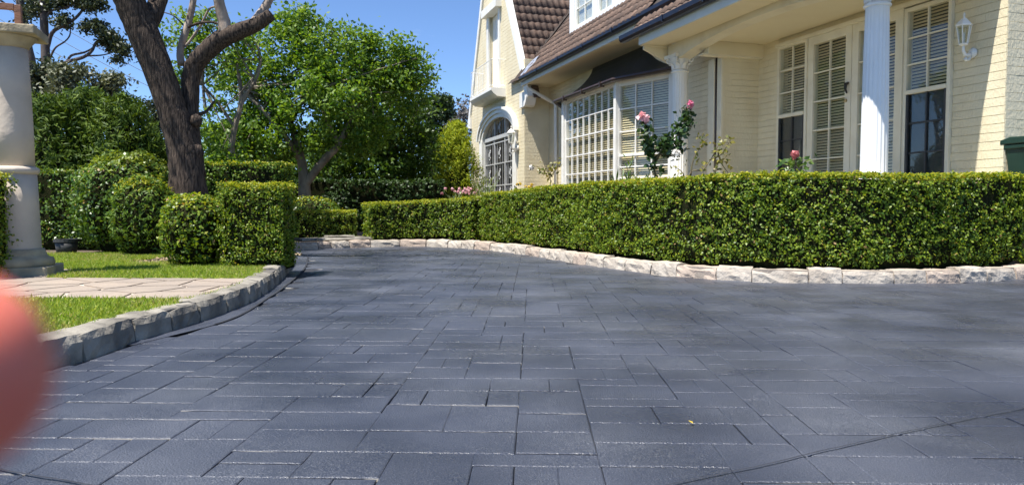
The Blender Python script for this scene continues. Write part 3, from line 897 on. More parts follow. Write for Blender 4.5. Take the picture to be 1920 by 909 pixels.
def limb(root, pts, rad, m, name='branch', seg=8, wob=.12, seed=0):
    b = Vector(root.location)
    # smooth the run of points
    P = [Vector(p) for p in pts]
    Q, R = [], []
    E = [2 * P[0] - P[1]] + P + [2 * P[-1] - P[-2]]
    for i in range(1, len(E) - 2):
        for t in (0, .2, .4, .6, .8):
            a, c, d, e = E[i - 1], E[i], E[i + 1], E[i + 2]
            Q.append(.5 * ((2 * c) + (d - a) * t + (2 * a - 5 * c + 4 * d - e) * t * t + (-a + 3 * c - 3 * d + e) * t ** 3) - b)
            R.append(rad[i - 1] * (1 - t) + rad[i] * t)
    Q.append(P[-1] - b); R.append(rad[-1])
    return MB().tube(Q, R, seg, True, wob, seed).build(name, m, root, smooth=True)

# big forked tree on the lawn
Y = 11.6
bt = empty('forked_tree', tuple(at(355, 471, Y))); bt.location.z = .1
tag(bt, 'big dark forked tree with rough bark rising from the lawn shrubs', 'tree')
A = lambda px, py, dy=0: at(px, py, Y + dy)
mm = 11.6 / 1400
limb(bt, [A(362, 482), A(357, 440), A(354, 380), A(350, 320), A(342, 270, .0), A(322, 205, -.05), A(300, 140, -.1), A(272, 70, -.15), A(254, 30, -.2), A(240, -10, -.25), A(225, -60, -.3)],
     [x * mm for x in (50, 43, 36, 31, 29, 25.5, 26, 27, 26, 27, 24)], M['bark'], 'trunk', 18, .10, 1)
limb(bt, [A(364, 330, .05), A(358, 262, .12), A(356, 210, .2), A(357, 160, .25), A(364, 125, .25), A(384, 100, .2), A(415, 74, .15), A(450, 58, .1), A(480, 47, .05), A(508, 28, 0)],
     [x * mm for x in (22, 18, 16, 16.5, 17.5, 17, 17, 15, 13, 11)], M['bark'], 'branch', 16, .10, 2)
limb(bt, [A(262, 70, -.15), A(285, 30, 0), A(300, -10, .2), A(312, -70, .4)], [x * mm for x in (20, 17, 15, 13)], M['bark'], 'branch', 12, .1, 3)
limb(bt, [A(340, 122, .25), A(338, 95, .3), A(348, 60, .35), A(358, 25, .4), A(366, -20, .45)], [x * mm for x in (7, 6.5, 6.5, 6, 5.5)], M['bark_pale'], 'branch', 10, .08, 4)
limb(bt, [A(424, 66, .12), A(420, 40, .1), A(412, 10, .05), A(405, -30, 0)], [x * mm for x in (13, 11, 10, 9)], M['bark_pale'], 'branch', 10, .1, 5)
limb(bt, [A(462, 56, .1), A(482, 36, .15), A(497, 14, .2), A(512, -15, .25)], [x * mm for x in (7, 9, 8, 7)], M['bark_pale'], 'branch', 10, .1, 6)
limb(bt, [A(347, 88, .3), A(360, 72, .28), A(378, 45, .25), A(392, 18, .2), A(406, 12, .2)], [x * mm for x in (2.5, 2.4, 2.2, 2, 1.6)], M['bark_pale'], 'branch', 6, .05, 7)
limb(bt, [A(352, 52, .35), A(372, 44, .2), A(396, 42, .15), A(412, 46, .12)], [x * mm for x in (2.6, 2.4, 2.2, 2.6)], M['bark'], 'branch', 6, .05, 8)
limb(bt, [A(346, 50, .35), A(328, 32, .5), A(312, 25, .6), A(296, 22, .7)], [x * mm for x in (1.6, 1.3, 1.1, .8)], M['bark'], 'twig', 5, .05, 9)
limb(bt, [A(372, 215, .3), A(388, 208, .5), A(402, 190, .7)], [x * mm for x in (4, 3, 2)], M['bark'], 'twig', 6, .05, 10)
for (px, py, r_, sd) in [(364, 286, 17, 1), (368, 226, 11, 2)]:
    c = A(px, py, -.02) - Vector(bt.location)
    k = MB().lathe([(.15, -1), (.7, -.7), (1, 0), (.75, .65), (.1, .95)], 12, rfun=lambda r, a, z: r * (1 + .12 * math.sin(3 * a + sd)))
    k.v = [(c.x + x * r_ * mm, c.y + y_ * r_ * mm, c.z + z * r_ * mm * 1.15) for x, y_, z in k.v]
    k.build('burl', M['bark'], bt, smooth=True)
for i in range(6):
    a = i * 1.1 + .3
    b0 = A(357, 440) + Vector((math.cos(a) * .2, math.sin(a) * .2, 0))
    limb(bt, [b0, A(357, 468) + Vector((math.cos(a) * .36, math.sin(a) * .36, 0)), A(357, 482) + Vector((math.cos(a) * .55, math.sin(a) * .55, -.05))], [.13, .1, .05], M['bark'], 'root', 8, .12, 20 + i)
crown(bt, [((-6.6, 11.2, 5.3), (1.3, 1.4, .7), 60), ((-4.0, 11.8, 5.4), (1.6, 1.4, .8), 60)], M['tree_dark'], .10, 26, .35, 70)

# central green tree
Yc = 19.0
def tree(name, label, base, limbs, blobs, m, lsz, per, cr, bark, seed, group=None, hollow=.35, twigs=0, twig_r=.02):
    root = empty(name, base); tag(root, label, 'tree', group)
    for i, (pts, rad) in enumerate(limbs):
        limb(root, pts, rad, bark, 'trunk' if i == 0 else 'branch', 9, .1, seed + i)
    rr = random.Random(seed)
    for i in range(twigs):
        c, r, k = rr.choice(blobs)
        src = Vector(rr.choice(limbs[1:] or limbs)[0][-1])
        e = Vector(c) + Vector([rr.uniform(-.75, .75) * q for q in r])
        mid = src.lerp(e, .5) + Vector((rr.uniform(-.2, .2), rr.uniform(-.2, .2), rr.uniform(-.1, .25)))
        limb(root, [src, mid, e], [twig_r * 1.8, twig_r, twig_r * .4], bark, 'twig', 5, .05, seed + 50 + i)
    crown(root, blobs, m, lsz, per, cr, seed, hollow=hollow)
    return root
def B(px, py, rpx, rpy, k, Y, dy=0, ry=None):
    p = at(px, py, Y + dy); s = (Y + dy) / F_PX
    return (tuple(p), (rpx * s, ry if ry else (rpx + rpy) * .5 * s, rpy * s), k)
W = lambda px, py, dy=0: at(px, py, Yc + dy)
tree('leafy_tree', 'bright green spreading tree with pale forked trunk in the middle background', (W(572, 372).x, Yc, .05),
     [([(W(572, 372).x, Yc, .05), W(571, 360), W(568, 320), W(560, 280), W(540, 215, .2), W(520, 150, .3)], [.19, .16, .12, .10, .07, .04]),
      ([W(571, 350), W(590, 322, -.1), W(615, 292, -.2), W(634, 272, -.2), W(660, 220, -.2), W(690, 160, 0)], [.10, .10, .10, .09, .06, .03]),
      ([W(563, 300), W(530, 250, -.4), W(490, 205, -.6), W(450, 165, -.7)], [.08, .07, .05, .03]),
      ([W(545, 230, .1), W(580, 160, .3), W(600, 100, .4)], [.07, .05, .03]),
      ([W(634, 272, -.2), W(610, 220, -.5), W(590, 170, -.6)], [.07, .05, .03])],
     [B(470, 180, 80, 80, 100, Yc), B(545, 110, 95, 78, 112, Yc), B(600, 190, 100, 80, 112, Yc, -.5), B(500, 260, 90, 50, 90, Yc, -.3), B(650, 120, 80, 75, 90, Yc, .4), B(715, 120, 60, 65, 75, Yc, .5), B(770, 150, 45, 62, 60, Yc, .8), B(660, 250, 80, 50, 80, Yc, .3), B(420, 260, 45, 40, 40, Yc, .2), B(560, 50, 50, 32, 32, Yc, .2)],
     M['tree_leaf'], .125, 46, .30, M['bark_grey'], 80, hollow=.25, twigs=46, twig_r=.018)
Y2 = 15.6
W2 = lambda px, py, dy=0: at(px, py, Y2 + dy)
tree('leafy_tree', 'thin sparse green tree right behind the forked trunk', (W2(432, 372).x, Y2, .05),
     [([(W2(432, 372).x, Y2, .05), W2(430, 330), W2(438, 250), W2(452, 190), W2(445, 120)], [.09, .08, .06, .05, .03]),
      ([W2(440, 240), W2(410, 195), W2(380, 160)], [.04, .03, .02]), ([W2(450, 190), W2(480, 150), W2(490, 110)], [.04, .03, .02]), ([W2(440, 225), W2(465, 172), W2(475, 145)], [.03, .03, .02])],
     [B(345, 70, 42, 45, 30, Y2), B(400, 100, 55, 60, 42, Y2), B(340, 150, 28, 35, 16, Y2), B(450, 80, 45, 50, 34, Y2), B(400, 235, 35, 50, 22, Y2), B(430, 300, 50, 30, 30, Y2), B(390, 30, 40, 25, 18, Y2)],
     M['tree_leaf'], .10, 24, .22, M['bark_grey'], 90, hollow=.2, twigs=22, twig_r=.012)
Y3 = 24.0
W3 = lambda px, py, dy=0: at(px, py, Y3 + dy)
tree('leafy_tree', 'dense darker green tree filling the gap left of the yellow conifer', (W3(725, 380).x, Y3, .05),
     [([(W3(725, 380).x, Y3, .05), W3(725, 340), W3(730, 260), W3(735, 180)], [.22, .18, .12, .05]), ([W3(727, 300), W3(690, 240), W3(660, 200)], [.09, .07, .04]), ([W3(728, 290), W3(770, 230), W3(785, 190)], [.09, .07, .04])],
     [B(730, 210, 85, 90, 150, Y3), B(660, 260, 80, 75, 120, Y3), B(765, 280, 60, 65, 90, Y3), B(700, 320, 110, 30, 90, Y3), B(615, 300, 60, 40, 60, Y3, 1)],
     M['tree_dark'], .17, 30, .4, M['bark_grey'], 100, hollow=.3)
Y4 = 30.0
W4 = lambda px, py, dy=0: at(px, py, Y4 + dy)
tree('leafy_tree', 'shadowed green tree low behind the middle tree and the tall hedge', (W4(500, 375).x, Y4, .05),
     [([(W4(500, 375).x, Y4, .05), W4(500, 330), W4(505, 280)], [.25, .2, .08])],
     [B(500, 320, 100, 55, 110, Y4), B(420, 330, 80, 40, 70, Y4), B(590, 310, 80, 50, 80, Y4), B(800, 330, 60, 50, 60, Y4)],
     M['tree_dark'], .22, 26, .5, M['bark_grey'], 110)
Y5 = 38.0
W5 = lambda px, py, dy=0: at(px, py, Y5 + dy)
tree('cedar_tree', 'layered dark cedar showing above the dense tree near the house', (W5(808, 380).x, Y5, .05),
     [([(W5(808, 380).x, Y5, .05), W5(808, 300), W5(812, 180)], [.35, .3, .08]), ([W5(810, 205), W5(835, 196), W5(852, 196)], [.08, .06, .03]), ([W5(810, 225), W5(835, 220), W5(850, 222)], [.08, .06, .03])],
     [B(822, 190, 30, 9, 42, Y5), B(838, 205, 14, 7, 20, Y5), B(815, 215, 34, 9, 42, Y5), B(805, 250, 40, 22, 60, Y5), B(830, 280, 40, 30, 60, Y5)],
     M['cedar'], .2, 34, .38, M['bark_euc'], 120)
tree('blossom_tree', 'hazy mauve flowering tree behind the yellow conifer', (W5(870, 380).x, Y5 + 3, .05),
     [([(W5(870, 380).x, Y5 + 3, .05), W5(868, 300, 3), W5(870, 220, 3)], [.25, .18, .06]), ([W5(868, 270, 3), W5(855, 235, 3), W5(852, 215, 3)], [.09, .07, .03])],
     [B(866, 228, 26, 30, 36, Y5, 3), B(872, 205, 14, 22, 14, Y5, 3), B(845, 250, 25, 25, 30, Y5, 3)],
     M['mauve'], .2, 22, .5, M['bark_grey'], 125, hollow=.2)
# eucalypts
Y6 = 32.0
W6 = lambda px, py, dy=0: at(px, py, Y6 + dy)
tree('eucalypt_tree', 'tall dark gum tree with curved bare limbs right of the pillar top', (W6(88, 385).x, Y6, .05),
     [([(W6(88, 385).x, Y6, .05), W6(88, 250), W6(87, 140), W6(84, 70), W6(81, 0), W6(80, -60)], [.3, .26, .19, .17, .14, .1]),
      ([W6(88, 95), W6(98, 62), W6(120, 48), W6(142, 34), W6(158, 15), W6(172, -8)], [.09, .08, .07, .06, .05, .04]),
      ([W6(101, 132), W6(122, 118), W6(155, 108), W6(172, 96), W6(180, 80), W6(195, 70)], [.09, .08, .07, .06, .05, .03]),
      ([W6(126, 114), W6(135, 104), W6(160, 98), W6(180, 86)], [.05, .05, .04, .03]),
      ([W6(165, 105), W6(190, 104), W6(212, 99)], [.04, .03, .02]),
      ([W6(93, 110), W6(104, 90), W6(122, 78), W6(131, 66), W6(132, 48)], [.05, .04, .03, .03, .02]),
      ([W6(86, 32), W6(98, 20), W6(130, 12), W6(150, 0)], [.06, .05, .04, .03])],
     [B(120, 38, 22, 10, 12, Y6), B(180, 52, 28, 12, 24, Y6), B(205, 75, 24, 18, 32, Y6), B(228, 92, 13, 16, 14, Y6), B(150, 0, 40, 12, 32, Y6), B(100, 8, 25, 14, 20, Y6), B(65, 15, 12, 14, 10, Y6), B(175, 10, 22, 12, 14, Y6), B(222, 112, 12, 6, 4, Y6)],
     M['euc'], .17, 40, .3, M['bark_euc'], 130, hollow=.1)
tree('eucalypt_tree', 'leaning dark gum trunk directly above the pillar cap', (W6(70, 385).x, Y6 + 2, .05),
     [([(W6(72, 385).x, Y6 + 2, .05), W6(68, 200, 2), W6(56, 110, 2), W6(43, 55, 2), W6(38, 0, 2), W6(36, -60, 2)], [.3, .26, .22, .2, .17, .13]),
      ([W6(45, 45, 2), W6(28, 22, 2), W6(10, 8, 2), W6(-10, -6, 2)], [.06, .06, .05, .04]), ([W6(46, 30, 2), W6(57, 18, 2), W6(66, 8, 2)], [.05, .04, .02])],
     [B(62, 12, 14, 14, 12, Y6, 2), B(52, 38, 8, 8, 5, Y6, 2), B(10, -20, 30, 12, 14, Y6, 2)], M['euc'], .17, 34, .3, M['bark_euc'], 140, hollow=.1)
for i, (px, py, rx, ry, k, mt, lb) in enumerate([(130, 140, 32, 24, 44, 'euc_pale', 'pale grey gum crown behind the dark cypresses'), (205, 158, 30, 22, 40, 'euc_pale', 'olive rounded gum crown above the right cypress'), (84, 140, 26, 26, 40, 'euc', 'dark bushy gum foliage beside the pillar shaft'), (290, 215, 22, 25, 26, 'euc', 'dark foliage patch just left of the leaning trunk')]):
    p = at(px, 385, 26 + i)
    tree('eucalypt_tree', lb, (p.x, 26 + i, .05), [([(p.x, 26 + i, .05), at(px, 260, 26 + i), at(px + 4, py, 26 + i)], [.16, .12, .04])], [B(px, py, rx, ry, k, 26 + i), B(px - 8, py + 40, rx * 1.2, 30, k, 26 + i)], M[mt], .17, 30, .32, M['bark_grey'], 150 + i)
# overhead wires
for i, (a, b) in enumerate([((-60, -2), (430, 262)), ((-40, -16), (470, 246)), ((-10, -25), (520, 250)), ((-60, 28), (420, 290))]):
    p0, p1 = at(*a, 46), at(*b, 46)
    pts = [p0.lerp(p1, t / 12) - Vector((0, 0, .5 * (1 - (2 * t / 12 - 1) ** 2))) for t in range(13)]
    o = MB().tube([p - p0 for p in pts], .016, 5).build('power_line', M['wire'])
    o.location = p0
    tag(o, ['second thin overhead wire from the top left of the sky', 'third thin overhead wire from the top left of the sky', 'topmost thin overhead wire in the left sky', 'lowest thin overhead wire crossing behind the pillar'][i], 'wire', 'overhead wires')

# ------------------------------------------------------------------ the house  (local axes: x = v into the house, y = u along the front, z up)
HX, HY = at(1641, 200, 9.57).x, 9.57
TH = math.radians(17.5)
house = empty('cream_house', (HX, HY, 0), TH)
tag(house, 'cream painted brick house with steep tiled gable, bay window and columned porch', 'house')
FLOOR = 1.0
COURSE, JH, JV, PROUD = 0.108, 0.0066, 0.0008, 0.011
GU0, GU1, GV = 13.4, 19.72, -0.23            # gable wing
def gable_left(z): return GU0 if z < 4.5 else GU0 + (z - 4.5) / 1.62
def gable_right(z): return GU1 if z < 4.4 else GU1 - (z - 4.4) / 2.15

def intervals(lo, hi, holes):
    segs = [(lo, hi)]
    for a, b in holes:
        out = []
        for s0, s1 in segs:
            if b <= s0 or a >= s1: out.append((s0, s1)); continue
            if a > s0: out.append((s0, a))
            if b < s1: out.append((b, s1))
        segs = out
    return [s for s in segs if s[1] - s[0] > 0.02]

def brick_wall(name, plane, const, z0, z1, rangefn, holefn, as_objects, seed, thick=0.18, blen=0.30):
    """plane 'v': face looks to -v and runs along u; plane 'u': face looks to -u and runs along v"""
    r = random.Random(seed)
    back, loose = MB(), MB()
    items = []
    z = z0; row = 0
    while z < z1 - 0.01:
        h = min(COURSE, z1 - z)
        a0, a1 = rangefn(z + h / 2)
        for s0, s1 in intervals(a0, a1, holefn(z + h / 2)):
            if plane == 'v': back.box((const, s0, z), (const + thick, s1, z + h))
            else: back.box((s0, const, z), (s1, const + thick, z + h))
            p = s0 + (0 if row % 2 == 0 else -blen / 2)
            while p < s1:
                b0, b1 = max(p, s0), min(p + blen, s1)
                if b1 - b0 > 0.03: items.append((b0 + JV / 2, b1 - JV / 2, z + JH / 2, z + h - JH / 2))
                p += blen
        z += h; row += 1
    w = back.build(name, M['cream'], house)
    for b0, b1, c0, c1 in items:
        pr = PROUD + r.uniform(-.0012, .0012)
        j = r.uniform(-.0012, .0012)
        lo = (const - pr, b0, c0 + j) if plane == 'v' else (b0, const - pr, c0 + j)
        hi = (const + .01, b1, c1 + j) if plane == 'v' else (b1, const + .01, c1 + j)
        if as_objects: block('brick', M['cream'], w, lo, hi)
        else: loose.box(lo, hi)
    if not as_objects:
        o = loose.build('brickwork', M['cream'], w); o['kind'] = 'stuff'
    return w
no = lambda z: []
brick_wall('door_wall', 'v', 1.3, FLOOR, 3.82, lambda z: (-.728, 4.235), lambda z: [(0.03, 3.64)] if z < 3.70 else [], True, 1)
brick_wall('end_wall', 'u', -0.72, .4, 4.2, lambda z: (1.3, 1.95), no, True, 2)
brick_wall('end_wall', 'u', -0.72, .4, 4.2, lambda z: (1.95, 7.0), no, False, 3)
brick_wall('recess_wall', 'u', 4.24, FLOOR, 3.82, lambda z: (.56, 1.3), no, True, 4)
brick_wall('bay_wall', 'v', .55, FLOOR, 4.40, lambda z: (4.235, 13.41), lambda z: [(6.12, 12.2)] if z < 3.66 else [], False, 5)
brick_wall('wing_side_wall', 'u', 13.4, .4, 5.2, lambda z: (-.225, .56), no, False, 6)
ARC_U, ARC_R, ARC_SP, ARC_RISE = 16.2, 1.86, 3.16, .66
def arch_half(z):
    if z < ARC_SP: return ARC_R
    t = (z - ARC_SP) / ARC_RISE
    return ARC_R * math.sqrt(max(0, 1 - t * t)) if t < 1 else 0
def gable_holes(z):
    hs = []
    if arch_half(z) > 0: hs.append((ARC_U - arch_half(z), ARC_U + arch_half(z)))
    if 4.62 < z < 7.3: hs.append((16.0, 17.2))
    return hs
brick_wall('gable_wall', 'v', GV, .4, 9.9, lambda z: (gable_left(z), gable_right(z)), gable_holes, False, 7)
# shell behind the fronts
MB().box((6.9, -.7, 0), (7.1, 19.7, 4.4)).build('back_wall', M['cream'], house)
MB().box((GV + .2, 19.54, .2), (6.9, 19.72, 4.4)).build('far_side_wall', M['cream'], house)
MB().box((GV + 2.6, 13.6, .4), (GV + 2.7, 19.5, 4.3)).build('dark_hall_panel', M['dark_room'], house)
MB().box((1.75, -.5, FLOOR), (1.85, 4.2, 3.8)).build('dark_room_panel', M['dark_room'], house)
MB().box((1.05, 4.5, FLOOR), (1.15, 13.3, 4.3)).build('dark_room_panel', M['dark_room'], house)
MB().box((-.35, -.75, .3), (1.3, 4.6, FLOOR)).build('porch_floor', M['cream_flat'], house, bevel=.01)
MB().box((.55, 4.4, .2), (.75, 13.4, FLOOR)).build('foundation', M['cream_flat'], house)

# --- windows
def window(name, loc, rz, w, z0, z1, cols, rows, fw=.06, sash=None, frame='beige_paint', bar='beige_paint', blind=True, pitch=.046, bars=.022, lower_screen=False, depth=.11, tilt=.85, blindm='blind'):
    """local x runs along the wall, -y looks out of the house"""
    fr = MB()
    fr.box((0, 0, z0), (fw, depth, z1)).box((w - fw, 0, z0), (w, depth, z1)).box((fw, 0, z1 - fw), (w - fw, depth, z1)).box((fw, 0, z0), (w - fw, depth, z0 + fw))
    f = fr.build(name, M[frame], house, bevel=.004)
    f.location = loc; f.rotation_euler = (0, 0, rz)
    x0, x1, a0, a1 = fw, w - fw, z0 + fw, z1 - fw
    zones = [(a0, a1, rows, False)]
    if sash:
        nlo = rows - rows // 2
        zones = [(a0, sash - .02, rows // 2 if rows % 2 == 0 else nlo, lower_screen), (sash + .02, a1, rows - (rows // 2 if rows % 2 == 0 else nlo) if rows % 2 else rows // 2, False)]
        block('meeting_rail', M[bar], f, (x0, -.012, sash - .028), (x1, .05, sash + .028))
    for (b0, b1, nr_, scr) in zones:
        for i in range(cols):
            for j in range(nr_):
                px0, px1 = x0 + (x1 - x0) * i / cols, x0 + (x1 - x0) * (i + 1) / cols
                pz0, pz1 = b0 + (b1 - b0) * j / nr_, b0 + (b1 - b0) * (j + 1) / nr_
                p = block('pane', M['glass'], f, (px0 + .002, .040, pz0 + .002), (px1 - .002, .044, pz1 - .002))
                p.rotation_euler = (random.uniform(-.006, .006), 0, random.uniform(-.006, .006))
        for i in range(1, cols):
            xx = x0 + (x1 - x0) * i / cols
            block('muntin', M['screen' if scr else bar], f, (xx - bars / 2, .018, b0), (xx + bars / 2, .055, b1))
        for j in range(1, nr_):
            zz = b0 + (b1 - b0) * j / nr_
            block('muntin', M['screen' if scr else bar], f, (x0, .021, zz - bars / 2), (x1, .052, zz + bars / 2))
        if scr:
            block('screen_frame', M['screen'], f, (x0, .004, b0), (x0 + .035, .03, b1))
            block('screen_frame', M['screen'], f, (x1 - .035, .004, b0), (x1, .03, b1))
            block('fly_screen', M['screen'], f, (x0, .058, b0), (x1, .061, b1))
    if blind:
        z = a0 + .02
        while z < a1:
            block('blind_slat', M[blindm], f, (x0 - .01, .085, z - .0015), (x1 + .01, .085 + pitch * .95, z + .0015), (tilt, 0, 0))
            z += pitch
    return f
DV = 1.24
random.seed(2)
window('sash_window', (DV, .81, 0), -PI / 2, .78, 1.12, 3.62, 2, 6, .055, 2.44, lower_screen=True)
window('sash_window', (DV, 3.63, 0), -PI / 2, .78, 1.12, 3.66, 2, 6, .055, 2.42, lower_screen=True)
# the pair of glazed doors
def glazed_door(u0, u1, knob):
    d = window('glazed_door', (DV, u1, 0), -PI / 2, u1 - u0, FLOOR + .02, 3.64, 2, 5, .13, None)
    return d
d1 = glazed_door(.84, 1.815, False)
d2 = glazed_door(1.825, 2.82, True)
kn = MB().tube([(.935, -.005, 2.75), (.935, -.045, 2.74), (.935, -.05, 2.66), (.935, -.02, 2.60)], [.022, .028, .018, .012], 8)
kn.tube([(.895, -.03, 2.73), (.975, -.03, 2.755)], .016, 6)
kn.build('door_knocker', M['black'], d2, smooth=True)
MB().tube([(.90, -.002, 2.49), (.90, -.025, 2.49)], [.028, .022], 12).build('door_lock', M['brass'], d2, smooth=True)
MB().box((DV - .03, .0, 3.64), (1.31, 3.66, 3.70)).build('door_head', M['beige_paint'], house)
MB().box((DV - .02, .812, FLOOR), (DV + .06, .84, 3.64)).build('door_jamb', M['beige_paint'], house)
MB().box((DV - .02, 2.822, FLOOR), (DV + .06, 2.848, 3.64)).build('door_jamb', M['beige_paint'], house)

# bay window
bayf = window('bay_window', (.02, 10.78, 0), -PI / 2, 3.08, 1.15, 3.60, 8, 5, .06, None, 'white', 'white', True, .052, .032, tilt=1.0, depth=.10)
a = math.atan2(.53, 1.52)
L_ = math.hypot(.53, 1.52)
window('bay_window', (.03, 7.66, 0), -PI / 2 + a, L_, 1.15, 3.60, 3, 6, .09, 1.98, 'white', 'white', True, .052, .028, tilt=1.0, depth=.1)
window('bay_window', (.55, 12.34, 0), -PI / 2 - a, L_, 1.15, 3.60, 3, 6, .09, 1.98, 'white', 'white', False, .068, .028)
MB().box((-.03, 7.585, 1.0), (.11, 7.705, 3.62)).build('bay_post', M['white'], house, bevel=.008)
MB().box((-.03, 10.79, 1.0), (.11, 10.91, 3.62)).build('bay_post', M['white'], house, bevel=.008)
MB().box((.48, 6.0, .9), (.62, 6.13, 3.62)).build('bay_post', M['white'], house, bevel=.008)
MB().prism([(.6, 12.35), (-.04, 10.85), (-.04, 7.66), (.6, 6.05)], 'z', .6, 1.14).build('bay_base', M['cream_flat'], house, fix=True)
MB().prism([(.62, 12.45), (-.08, 10.9), (-.08, 7.62), (.62, 5.95)], 'z', 1.142, 1.17).build('bay_sill', M['white'], house, fix=True)
MB().prism([(.56, 12.35), (-.02, 10.87), (-.02, 7.64), (.56, 6.06)], 'z', 3.602, 3.66).build('bay_head', M['white'], house, fix=True)
# flared hood over the bay
bot = [(.6, 12.35), (-.10, 11.1), (-.10, 7.52), (.6, 5.45)]
top = [(.54, 10.1), (.50, 10.06), (.50, 7.25), (.54, 7.2)]
hd = MB(); nt_ = 9
for i in range(3):
    for q in range(7):
        for k in range(nt_):
            t = k / (nt_ - 1); f = q / 6
            bx = bot[i][0] * (1 - f) + bot[i + 1][0] * f; by = bot[i][1] * (1 - f) + bot[i + 1][1] * f
            tx = top[i][0] * (1 - f) + top[i + 1][0] * f; ty = top[i][1] * (1 - f) + top[i + 1][1] * f
            e = 1 - (1 - t) ** 1.5
            hd.v.append((bx + (tx - bx) * e, by + (ty - by) * e, 3.67 + .70 * (t ** 1.55 * .8 + .2 * t)))
for i in range(3):
    for q in range(6):
        for k in range(nt_ - 1):
            b0 = (i * 7 + q) * nt_ + k
            hd.f.append((b0, b0 + nt_, b0 + nt_ + 1, b0 + 1))
hd.build('bay_hood', M['hood'], house, fix=True)
gt = MB().tube([(.62, 12.4, 3.64), (-.14, 11.12, 3.64), (-.14, 7.50, 3.64), (.62, 5.38, 3.64)], .05, 8)
gt.build('bay_gutter', M['gutter_brown'], house)
for q in (10.4, 9.2, 8.1):
    MB().box((-.2, q - .02, 3.57), (-.08, q + .02, 3.69)).build('gutter_bracket', M['gutter_brown'], house)

# --- eaves, soffits, gutters, roofs
SL = 1.13
def main_z(v): return 4.60 + SL * (v + .42)
MB().box((-.36, 5.2, 4.38), (-.33, 13.36, 4.58)).build('fascia_board', M['fascia'], house)
MB().box((-.33, 4.3, 4.375), (.72, 13.36, 4.395)).build('eaves_soffit', M['cream_flat'], house)
MB().prism([(-.50, 4.60), (-.50, 4.53), (-.46, 4.49), (-.40, 4.48), (-.365, 4.49), (-.365, 4.58), (-.385, 4.58), (-.40, 4.51), (-.455, 4.52), (-.47, 4.60)], 'y', -.9, 13.30).build('gutter', M['gutter'], house, fix=True)
for q in (6.8, 8.4, 10.0, 11.6): MB().box((-.512, q, 4.50), (-.36, q + .03, 4.605)).build('gutter_strap', M['gutter'], house)
MB().add([(-.38, -.9, main_z(-.38) - .03), (-.38, 14.6, main_z(-.38) - .03), (3.4, 16.9, main_z(3.4) - .03), (3.4, -.9, main_z(3.4) - .03), (7.2, -.9, 4.6), (7.2, 16.9, 4.6)], [(0, 1, 2, 3), (3, 2, 5, 4)]).build('roof', M['deck'], house)
roof = [c for c in house.children if c.name.startswith('roof')][-1]
GP = (16.92, 10.55)
wr = MB().add([(.02, 13.21, 4.45), (5.5, 13.21, 4.45), (5.5, *GP), (.02, *GP), (GV - .02, *GP), (GV - .02, 20.05, 3.85), (5.5, 20.05, 3.85), (GV - .02, 12.95, 4.02), (.02, 12.95, 4.02)], [(0, 1, 2, 3), (4, 3, 2, 6, 5), (7, 8, 0, 3, 4)])
wroof = wr.build('gable_roof', M['deck'], house)
# porch roof
def porch_z(v): return 4.10 + (v + .76) * 1.05
pr_ = MB().add([(-.76, -.82, 4.07), (-.76, 5.42, 4.07), (.6, 5.42, porch_z(.6) - .03), (.6, -.82, porch_z(.6) - .03)], [(0, 1, 2, 3)])
proof = pr_.build('porch_roof', M['deck'], house)
MB().prism([(-.90, 4.13), (-.90, 4.05), (-.86, 4.01), (-.79, 4.00), (-.745, 4.02), (-.745, 4.11), (-.77, 4.11), (-.79, 4.03), (-.85, 4.04), (-.875, 4.13)], 'y', -.86, 5.62).build('gutter', M['gutter'], house, fix=True)
for q in (2.6, 3.9, 1.2): MB().box((-.912, q, 4.02), (-.74, q + .035, 4.135)).build('gutter_strap', M['gutter'], house)
MB().box((-.74, -.82, 3.86), (-.70, 5.1, 4.08)).build('fascia_board', M['fascia'], house, bevel=.006)
MB().box((-.70, -.80, 3.885), (-.12, 5.08, 3.905)).build('porch_soffit', M['cream_flat'], house)
MB().box((-.70, 5.06, 3.855), (-.14, 5.10, 3.884)).build('soffit_trim', M['beige_paint'], house)
MB().prism([(-.70, 3.907), (.5, 3.907), (.5, 4.9), (-.70, 4.05)], 'y', 5.0, 5.08).build('porch_gable_panel', M['cream_flat'], house, fix=True)
# curved bracket panel behind the far column
bk = [(-.62, 3.884), (-.62, 3.80), (-.52, 3.76), (-.40, 3.70), (-.28, 3.66), (-.16, 3.60), (-.10, 3.56), (.05, 3.56), (.05, 3.884)]
MB().prism(bk, 'y', 5.10, 5.16).build('bracket_panel', M['cream_flat'], house, fix=True)
# arched porch beam
n = 24
us = np.linspace(-.80, 5.08, n)
def beam_z(u):
    c = 2.425; return 3.57 + .21 * (1 - min(1.0, abs((u - c) / 2.3)) ** 2.4)
bm = MB()
for u in us:
    b = beam_z(u)
    bm.v += [(-.13, u, b), (-.13, u, 3.904), (.13, u, 3.904), (.13, u, b)]
for i in range(n - 1):
    for k in range(4):
        k2 = (k + 1) % 4
        bm.f.append((i * 4 + k, i * 4 + k2, i * 4 + 4 + k2, i * 4 + 4 + k))
bm.f += [(0, 1, 2, 3), tuple((n - 1) * 4 + k for k in range(4))]
bm.build('porch_beam', M['beige_paint'], house, fix=True)
MB().box((.131, -.70, 3.80), (1.30, 4.23, 3.83)).build('porch_ceiling', M['cream_flat'], house)
MB().box((.131, 4.08, 3.57), (1.295, 4.235, 3.798)).build('bulkhead', M['cream_flat'], house, bevel=.006)
MB().box((.02, 4.10, 3.545), (1.296, 4.26, 3.568)).build('bulkhead_trim', M['beige_paint'], house)
